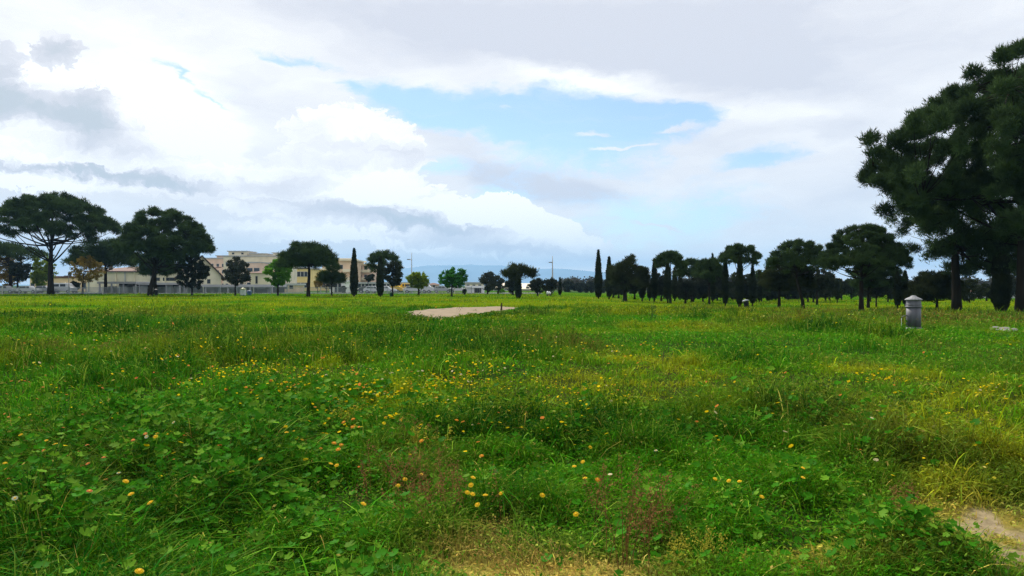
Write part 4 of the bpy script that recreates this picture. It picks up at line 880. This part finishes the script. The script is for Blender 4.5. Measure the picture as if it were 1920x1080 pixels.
def building(name, x0, x1, top, D, depth, m, label, wins=(), roof='flat', cat='building', roof_m=None, bounds=None, balcony=None, pent=(), par=.35, wdark=GLASS):
    k = D / F; w = (x1 - x0) * k; cx = ((x0 + x1) / 2 - 960) * k; zg = T1(cx, D) - .2; H = EYE + (HZ - top) * k - zg
    root = empty(name, (cx, D, zg)); tag(root, label, cat)
    MB().box(-w / 2, w / 2, 0, depth, 0, H).build('wall', m, root)
    rm = roof_m or W_GREY
    if roof == 'flat': MB().box(-w / 2 - par, w / 2 + par, -par, depth + par, H + .003, H + .45).build('roof', rm, root)
    elif roof == 'hip':
        h = w * .2; o = .5; v = [(-w / 2 - o, -o, H), (w / 2 + o, -o, H), (w / 2 + o, depth + o, H), (-w / 2 - o, depth + o, H), (-w * .12, depth * .5, H + h), (w * .12, depth * .5, H + h)]
        MB().add(v, [(0, 1, 5, 4), (1, 2, 5), (2, 3, 4, 5), (3, 0, 4), (3, 2, 1, 0)]).build('roof', rm, root)
    elif roof == 'mono': MB().add([(-w / 2 - .4, -.6, H + .003), (w / 2 + .4, -.6, H + .003), (w / 2 + .4, depth, H + 1.6), (-w / 2 - .4, depth, H + 1.6), (-w / 2 - .4, -.6, H + .25), (w / 2 + .4, -.6, H + .25), (w / 2 + .4, depth, H + 1.85), (-w / 2 - .4, depth, H + 1.85)], [(0, 3, 2, 1), (4, 5, 6, 7), (0, 1, 5, 4), (1, 2, 6, 5), (2, 3, 7, 6), (3, 0, 4, 7)]).build('roof', rm, root)
    for (a, b, t) in pent:
        A = ((a + b) / 2 - (x0 + x1) / 2) * k; ww = (b - a) * k; hh = (top - t) * k
        MB().box(A - ww / 2, A + ww / 2, 1.5, depth * .7, H + .46, H + hh).build('rooftop_room', m, root)
        q = MB().box(A - ww / 2 - .5, A + ww / 2 + .5, 1.0, depth * .7 + .5, H + hh + .003, H + hh + .35).build('rooftop_slab', rm, root)
        for s in (-.25, .25):
            if hh > 1.6: MB().box(A + s * ww - .5, A + s * ww + .5, 1.44, 1.5, H + hh * .45, H + hh * .8).build('window', wdark, root)
    for (rowz, hz, cols, ww) in wins:
        for c_ in cols:
            X = -w / 2 + c_ * w; f = MB().box(X - ww / 2 - .1, X + ww / 2 + .1, -.06, -.002, rowz - .1, rowz + hz + .1).build('window', WFR, root)
            MB().box(X - ww / 2, X + ww / 2, -.09, -.062, rowz, rowz + hz).build('pane', wdark, f)
    if balcony:
        for zb in balcony[0]:
            for c_ in balcony[1]:
                X = -w / 2 + c_ * w; MB().box(X - balcony[2] / 2, X + balcony[2] / 2, -1.2, -.095, zb, zb + 1.0).build('balcony', balcony[3], root)
    return root, k, w, H
fl = lambda n, h0=1.2, st=3.1, hz=1.5: [h0 + st * i for i in range(n)]
lin = lambda n: [(i + .5) / n for i in range(n)]
building('apartment_block', 372, 424, 485, 345, 16, W_PINK, 'pink and cream apartment block just right of the gabled shed', [(z, 1.4, lin(5), 1.1) for z in fl(4)], pent=[(404, 423, 480)], balcony=([3.9, 7.0], [.3, .7], 2.6, W_CREAM))
building('apartment_block', 419, 540, 481, 320, 18, W_CREAM, 'long cream apartment block with rooftop rooms behind the grey green oak', [(z, 1.3, lin(9), 1.0) for z in fl(4)], pent=[(426, 461, 471.5), (467, 495, 476), (510, 536, 474.5)], balcony=([4.0, 7.1], [.18, .5, .82], 3.4, W_PINK))
building('apartment_block', 462, 488, 493, 300, 12, W_PINK, 'narrow pink facade standing before the long cream block', [(z, 1.4, lin(2), 2.2) for z in fl(3, 1.5, 3.0)], par=.2)
building('house', 470, 502, 512, 190, 12, W_CREAM, 'cream house with hipped brown tile roof and one slit window', [(2.3, 1.9, [.35], .5)], roof='hip', roof_m=ROOF_BR, cat='house')
building('house', 557, 577, 504, 205, 12, W_YEL, 'bright yellow house left of the neat pine trunk', [(z, 1.3, lin(3), .8) for z in fl(2)], cat='house')
building('house', 580, 612, 506, 225, 12, W_YEL, 'ochre house with deep pale cornice right of the neat pine trunk', [(z, 1.5, lin(3), 1.0) for z in fl(2)], par=1.0, roof_m=W_CREAM, cat='house')
building('house', 529, 552, 535, 172, 8, W_BRICK, 'small terracotta house at the foot of the bright green tree', [(1.0, .9, [.3, .75], .8)], roof='flat', cat='house')
building('apartment_block', 604, 662, 489, 248, 18, W_BRICK, 'orange brown apartment block with pale cornice left of the lone cypress', [(z, 1.3, [.18, .4, .62], 1.0) for z in fl(3)], pent=[(636, 655, 486)], roof_m=W_CREAM, par=.8, balcony=([3.6, 6.3], [.84], 3.2, W_CREAM))
building('apartment_block', 662, 700, 497, 262, 16, W_PINK, 'lower pinkish block with balconies right of the lone cypress', [(z, 1.3, lin(4), 1.0) for z in fl(3)], roof_m=W_CREAM, balcony=([3.6, 6.4], [.25, .65], 3.0, W_CREAM))
building('terrace_building', 664, 772, 532, 196, 10, W_WHITE, 'long low whitish building behind the see-through pine', [(1.0, 1.2, lin(16), .7)], roof_m=W_GREY)
building('gatehouse', 618, 645, 529, 160, 7, W_WHITE, 'white gatehouse with dark double door behind the small pine', [(.3, 1.9, [.45, .7], .55)], roof_m=W_WHITE)
building('shop_building', 56, 206, 521, 192, 10, W_PEACH, 'long peach coloured low building behind the golden tree', [(1.0, 1.4, lin(14), .9), (4.2, 1.0, [.2, .5, .8], .8)], roof_m=ROOF_BR)
building('house', 801, 819, 534, 235, 9, W_BRICK, 'low brown roofed house between the two green trees', [(.8, 1.0, [.3, .7], .8)], roof='hip', roof_m=ROOF_BR, cat='house')
building('villa', 872, 905, 531.5, 235, 10, W_CREAM, 'cream villa behind the white garden building', [(1.0, 1.0, lin(3), .8)], cat='house')
building('garden_building', 876, 906, 540, 152, 7, W_WHITE, 'white garden building with dark doors and pale flat roof', [(.25, 1.3, [.5, .6, .7, .82], .28)], roof_m=W_WHITE)
building('low_house', 925, 960, 541, 215, 10, W_WHITE, 'pale low house with sloping roof between the grey oaks', [(.6, .9, [.3, .7], .8)], roof='mono', roof_m=W_CREAM, cat='house')
building('low_house', 976, 998, 543, 215, 8, W_CREAM, 'pale low house glimpsed right of the centre pine', [(.5, .8, [.6], .8)], roof='mono', roof_m=W_CREAM, cat='house')
building('farm_house', 1086, 1098, 536, 330, 9, W_CREAM, 'tiny red roofed house in the far trees right of the mast', [(.6, .9, [.5], .8)], roof='hip', roof_m=colm('red_tiles', (.3, .12, .07)), cat='house')
building('farm_house', 1836, 1868, 548, 150, 8, W_PEACH, 'ochre house glimpsed behind the right edge pine trunks', [(.5, .9, [.3, .7], .8)], roof='hip', roof_m=ROOF_BR, cat='house')
building('boundary_wall', 1800, 1925, 553, 128, .3, W_GREY, 'grey boundary wall seen between the right edge trunks', [], cat='wall', par=.05)
# long stained hall with pilasters
root, k, w, H = building('warehouse', 163, 345, 510, 178, 22, W_STAIN, 'long stained beige hall with pilasters behind the low shelter', [(5.6, 1.5, [.245], .9)], roof='mono', roof_m=ROOF_BR, wdark=SHUT, cat='warehouse')
for q, c_ in enumerate([.02, .30, .395, .49, .66, .81, .97]): MB().box(-w / 2 + c_ * w - .15, -w / 2 + c_ * w + .15, -.22, -.003, 0, H - .02).build('pilaster', W_CREAM if q % 2 else W_GREY, root)
for c_ in (.70, .735, .80, .835, .87, .90): MB().box(-w / 2 + c_ * w - .4, -w / 2 + c_ * w + .4, -.03, -.003, 2.9, 3.7).build('vent_window', GLASS, root)
# gabled shed
def gable_shed():
    D = 168; k = D / F; x0, x1, xa = 340, 412, 379; cx = (xa - 960) * k; zg = T1(cx, D) - .2; ez = EYE + (HZ - 517) * k - zg; az = EYE + (HZ - 482) * k - zg; a = (x0 - xa) * k; b = (x1 - xa) * k
    root = empty('gabled_shed', (cx, D, zg), .40); tag(root, 'beige shed with steep gable and dark roof edge right of the dark oak', 'shed')
    MB().prism([(a, 0), (b, 0), (b, ez), (0, az), (a, ez)], 0, 26).build('wall', W_STAIN, root)
    sl = (az - ez) / b; t = .45
    for s, e, nm in ((a, 'l', 'roof'), (b, 'r', 'roof')):
        o = 1.0 * (1 if s > 0 else -1); zz = az - abs(s + o) * (az - ez) / abs(s)
        MB().prism([(0, az + .01), (s + o, zz + .01), (s + o, zz + .01 + t), (0, az + t + .01)] if s < 0 else [(0, az + .01), (0, az + t + .01), (s + o, zz + .01 + t), (s + o, zz + .01)], -.8, 26.8).build(nm, ROOF_DK, root)
    MB().box(b * .35 - .35, b * .35 + .35, -.05, -.003, ez * .55, ez * .55 + 1).build('window', GLASS, root)
gable_shed()
def shelter(x0, x1, ft, fb, D, label, panels, seed):
    rng = np.random.default_rng(seed); k = D / F; w = (x1 - x0) * k; cx = ((x0 + x1) / 2 - 960) * k; zg = T1(cx, D) - .1; z1 = EYE + (HZ - ft) * k - zg; z0 = EYE + (HZ - fb) * k - zg
    root = empty('open_shelter', (cx, D, zg)); tag(root, label, 'shelter')
    MB().box(-w / 2, w / 2, 0, 9, z0, z1).build('roof', W_GREY, root)
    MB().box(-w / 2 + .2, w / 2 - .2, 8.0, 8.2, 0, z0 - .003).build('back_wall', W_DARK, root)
    n = max(3, int(w / 4.2))
    for i in range(n + 1):
        X = -w / 2 + .3 + (w - .6) * i / n; MB().box(X - .12, X + .12, .3, .54, 0, z0 - .003).build('post', W_GREY, root)
    for i in range(panels):
        X = -w / 2 + w * (i + rng.uniform(.2, .8)) / panels; ww = rng.uniform(.9, 2.2); hh = rng.uniform(1.0, 1.9); g = rng.uniform(.10, .4)
        MB().box(X - ww / 2, X + ww / 2, 2.2, 2.35, 0, hh).build('partition', (W_WHITE, W_GREY, W_DARK, W_GREY)[int(rng.integers(4))], root)
shelter(182, 255, 528, 532, 150, 'low grey roofed open shelter right of the golden tree', 9, 1)
shelter(257, 338, 530, 534, 148, 'middle open shelter behind the second umbrella pine trunks', 9, 2)
shelter(340, 512, 533.5, 538, 150, 'longest low open shelter running behind the dark oak and green tree', 20, 3)
# kiosk and blue bin
def kiosk():
    D = 118; k = D / F; x = (454.5 - 960) * k; z = T1(x, D); root = empty('kiosk', (x, D, z)); tag(root, 'narrow white cabin with yellow domed top by the grey green oak', 'cabin')
    MB().box(-4.2 * k, 4.2 * k, 0, 8 * k, 0, 10.5 * k).build('cabin_wall', W_WHITE, root, bevel=.03)
    MB().lathe([(5 * k, 10.5 * k), (4.8 * k, 11.6 * k), (3.4 * k, 13 * k), (1.2 * k, 14 * k), (.1 * k, 14.2 * k)], 16, (0, 4 * k)).build('cabin_roof', mat('pale_yellow_plastic', (.60, .58, .30), .5), root, True)
    MB().box(-2.2 * k, 1.6 * k, -.04, -.003, .3 * k, 8.6 * k).build('door', mat('offwhite_door', (.70, .70, .66), .5), root)
    x = (462.5 - 960) * k; root = empty('waste_container', (x, D + 1, T1(x, D + 1))); tag(root, 'blue waste container beside the white cabin', 'waste container')
    MB().box(-3 * k, 3 * k, 0, 5 * k, .2 * k, 8 * k, -.06).build('body', mat('blue_plastic', (.06, .12, .25), .5), root, bevel=.03)
    MB().box(-3.3 * k, 3.3 * k, -.3 * k, 5.2 * k, 8.05 * k, 9 * k, .1).build('lid', mat('blue_plastic_lid', (.05, .09, .2), .5), root, bevel=.03)
kiosk()
# ------------------------------------------------------------------ parked vehicles
TYRE = mat('tyre_rubber', (.02, .02, .02), .9); RIM = mat('wheel_rim', (.4, .4, .42), .35, metal=.7)
def vehicle(name, px, D, paint, label, cat, van=False, L=4.2, rz=0.0, group=None):
    x = (px - 960) / F * D; root = empty(name, (x, D, T1(x, D) + .05), rz); tag(root, label, cat, group); W = .85 if not van else .98
    a = L / 2
    if van: prof = [(-a, .35), (-a, 1.2), (-a + .1, 1.95), (a - 1.2, 2.0), (a - .55, 1.25), (a - .05, 1.05), (a, .35)]
    else: prof = [(-a, .38), (-a + .02, .85), (-a + .35, .95), (-a + .75, 1.38), (.25, 1.44), (a - 1.25, .98), (a - .15, .82), (a, .55), (a - .02, .35)]
    MB().prism(prof, -W, W).build('body', paint, root, bevel=.06)
    wz = (1.28, 1.8) if van else (.97, 1.34)
    wx = [(-a + .3, -.2), (0, a - 1.3)] if van else [(-a + .72, -.15), (-.05, .5)]
    for s in (-1, 1):
        for (u, v) in wx: MB().box(u, v, s * W - .012 if s < 0 else s * W + .002, s * W - .002 if s < 0 else s * W + .012, wz[0], wz[1], .0).build('window', GLASS, root)
        for X in (-a + .8, a - .85):
            wv = MB().tube([(X, s * (W - .16), .32), (X, s * (W + .02), .32)], [.32, .32], 16).build('wheel', TYRE, root); MB().tube([(X, s * (W + .022), .32), (X, s * (W + .035), .32)], [.19, .18], 12).build('rim', RIM, wv)
        MB().box(a - .10, a + .012, s * .55 - .14, s * .55 + .14, .6, .74).build('headlight', mat('headlight_glass', (.7, .7, .68), .2), root)
WHT = mat('white_car_paint', (.62, .63, .64), .3, .03); SIL = mat('silver_car_paint', (.38, .39, .41), .3, .03); DKB = mat('dark_car_paint', (.03, .035, .05), .3, .03); YLW = mat('yellow_van_paint', (.72, .42, .02), .4, .05)
G_C = 'vehicles parked along the road behind the fence'
vehicle('parked_car', 55, 144, WHT, 'white car left of the largest pine trunk', 'car', group=G_C); vehicle('parked_car', 86, 146, SIL, 'silver car half hidden by the largest pine trunk', 'car', group=G_C)
vehicle('parked_car', 12, 146, SIL, 'silver car at the far left behind the fence', 'car', group=G_C)
vehicle('parked_van', 118, 148, WHT, 'white van right of the largest pine trunk', 'van', True, 4.8, group=G_C)
vehicle('parked_car', 690, 152, DKB, 'dark car right of the lone cypress', 'car', group=G_C); vehicle('parked_car', 702, 146, WHT, 'white car between the lone cypress and the see-through pine', 'car', group=G_C)
vehicle('parked_car', 724, 148, WHT, 'white car just right of the cypress in the see-through pine', 'car', group=G_C)
vehicle('parked_van', 744, 166, YLW, 'yellow van next to the dark rounded oak', 'van', True, 1.9 * 1.3, group=G_C); vehicle('parked_van', 759, 170, YLW, 'yellow van nearer the round olive yellow tree', 'van', True, 3.4, pi, group=G_C)
vehicle('parked_van', 801, 150, WHT, 'white van under the right side of the olive yellow tree', 'van', True, 2.6, group=G_C); vehicle('parked_car', 776, 150, WHT, 'white car left of the olive yellow tree trunk', 'car', group=G_C)
vehicle('parked_car', 830, 156, SIL, 'silver car left of the mid green tree trunk', 'car', group=G_C); vehicle('parked_car', 860, 156, WHT, 'white car right of the mid green tree trunk', 'car', group=G_C)
# ------------------------------------------------------------------ fence
def fence():
    D = 133.0; k = D / F; x0 = (-90 - 960) * k; x1 = (884 - 960) * k; n = 31; st = (x1 - x0) / n
    fm = mat('grey_fence_paint', (.27, .29, .31), .6, .12, 2); root = empty('metal_fence', ((x0 + x1) / 2, D, 0)); tag(root, 'long grey metal railing fence closing the left side of the meadow', 'fence'); ox = (x0 + x1) / 2
    for i in range(n + 1):
        x = x0 + st * i; z = T1(x, D); MB().box(x - ox - .06, x - ox + .06, -.06, .06, z - .2, z + 1.4).build('post', fm if i % 3 else WFR, root)
        if i < n:
            m = MB(); m.box(x - ox + .065, x - ox + st - .065, -.02, .02, z + 1.2, z + 1.25); m.box(x - ox + .065, x - ox + st - .065, -.02, .02, z + .15, z + .2)
            c = int(st / .15)
            for q in range(1, c): X = x - ox + st * q / c; m.box(X - .022, X + .022, -.012, .012, z + .203, z + 1.197)
            m.build('railing', fm, root)
fence()
# ------------------------------------------------------------------ mountains and air
def mountains():
    prof = [(-400, 534), (400, 533), (560, 526), (640, 512), (700, 504), (745, 504), (775, 502), (800, 498), (840, 497), (870, 496.5), (882, 495), (900, 497), (940, 498), (960, 500), (1000, 505), (1040, 504), (1070, 506), (1110, 509), (1150, 511), (1235, 515), (1280, 524), (1330, 531), (1500, 534), (2300, 534.5)]
    xs = np.linspace(-400, 2300, 420); rid = np.interp(xs, [p[0] for p in prof], [p[1] for p in prof]); Dm = 13800; nv = 26; V = []
    for j in range(nv):
        v = j / (nv - 1); D = 11200 + v * 4600; sh = np.sin(min(1, v / .56) * pi / 2) if v < .56 else 1 - (v - .56) * 1.2
        X = (xs - 960) / F * Dm; hh = (HZ - rid) / F * Dm * sh; nz = fbm(X / 900, np.full_like(X, D / 900), 9, 5) - .5
        hh = hh * (1 + .9 * nz * (1 - sh) * 1.5 + .06 * nz) - 6 * (1 - sh)
        V.append(np.stack([X, np.full_like(X, D), np.maximum(hh, -5)], 1))
    V = np.concatenate(V); n = len(xs); i, j = np.meshgrid(np.arange(nv - 1), np.arange(n - 1), indexing='ij'); i = i.ravel(); j = j.ravel()
    q = np.stack([i * n + j, i * n + j + 1, (i + 1) * n + j + 1, (i + 1) * n + j], 1)
    tag(link('mountains', np_mesh('mountains', V, [q], None, True), mat('hazed_wooded_slopes', (.16, .21, .25), 1, .3, .002)), 'long blue mountain ridge on the horizon', 'mountains', kind='structure')  # slope colour paled and blued, part of the distance haze painted in
mountains()
def haze():
    m = bpy.data.materials.new('air'); m.use_nodes = True; N = m.node_tree.nodes; L = m.node_tree.links; N.clear()
    v = N.new('ShaderNodeVolumePrincipled'); v.inputs['Color'].default_value = (.33, .64, 1, 1); v.inputs['Density'].default_value = 1.15e-4; v.inputs['Anisotropy'].default_value = 0
    o = N.new('ShaderNodeOutputMaterial'); L.new(v.outputs[0], o.inputs['Volume'])
    h = MB().box(-16800, 16800, -16800, 16800, -7, 470).build('haze', m); tag(h, 'thin blue air over the whole plain', 'haze', kind='stuff'); h.display_type = 'WIRE'
haze()
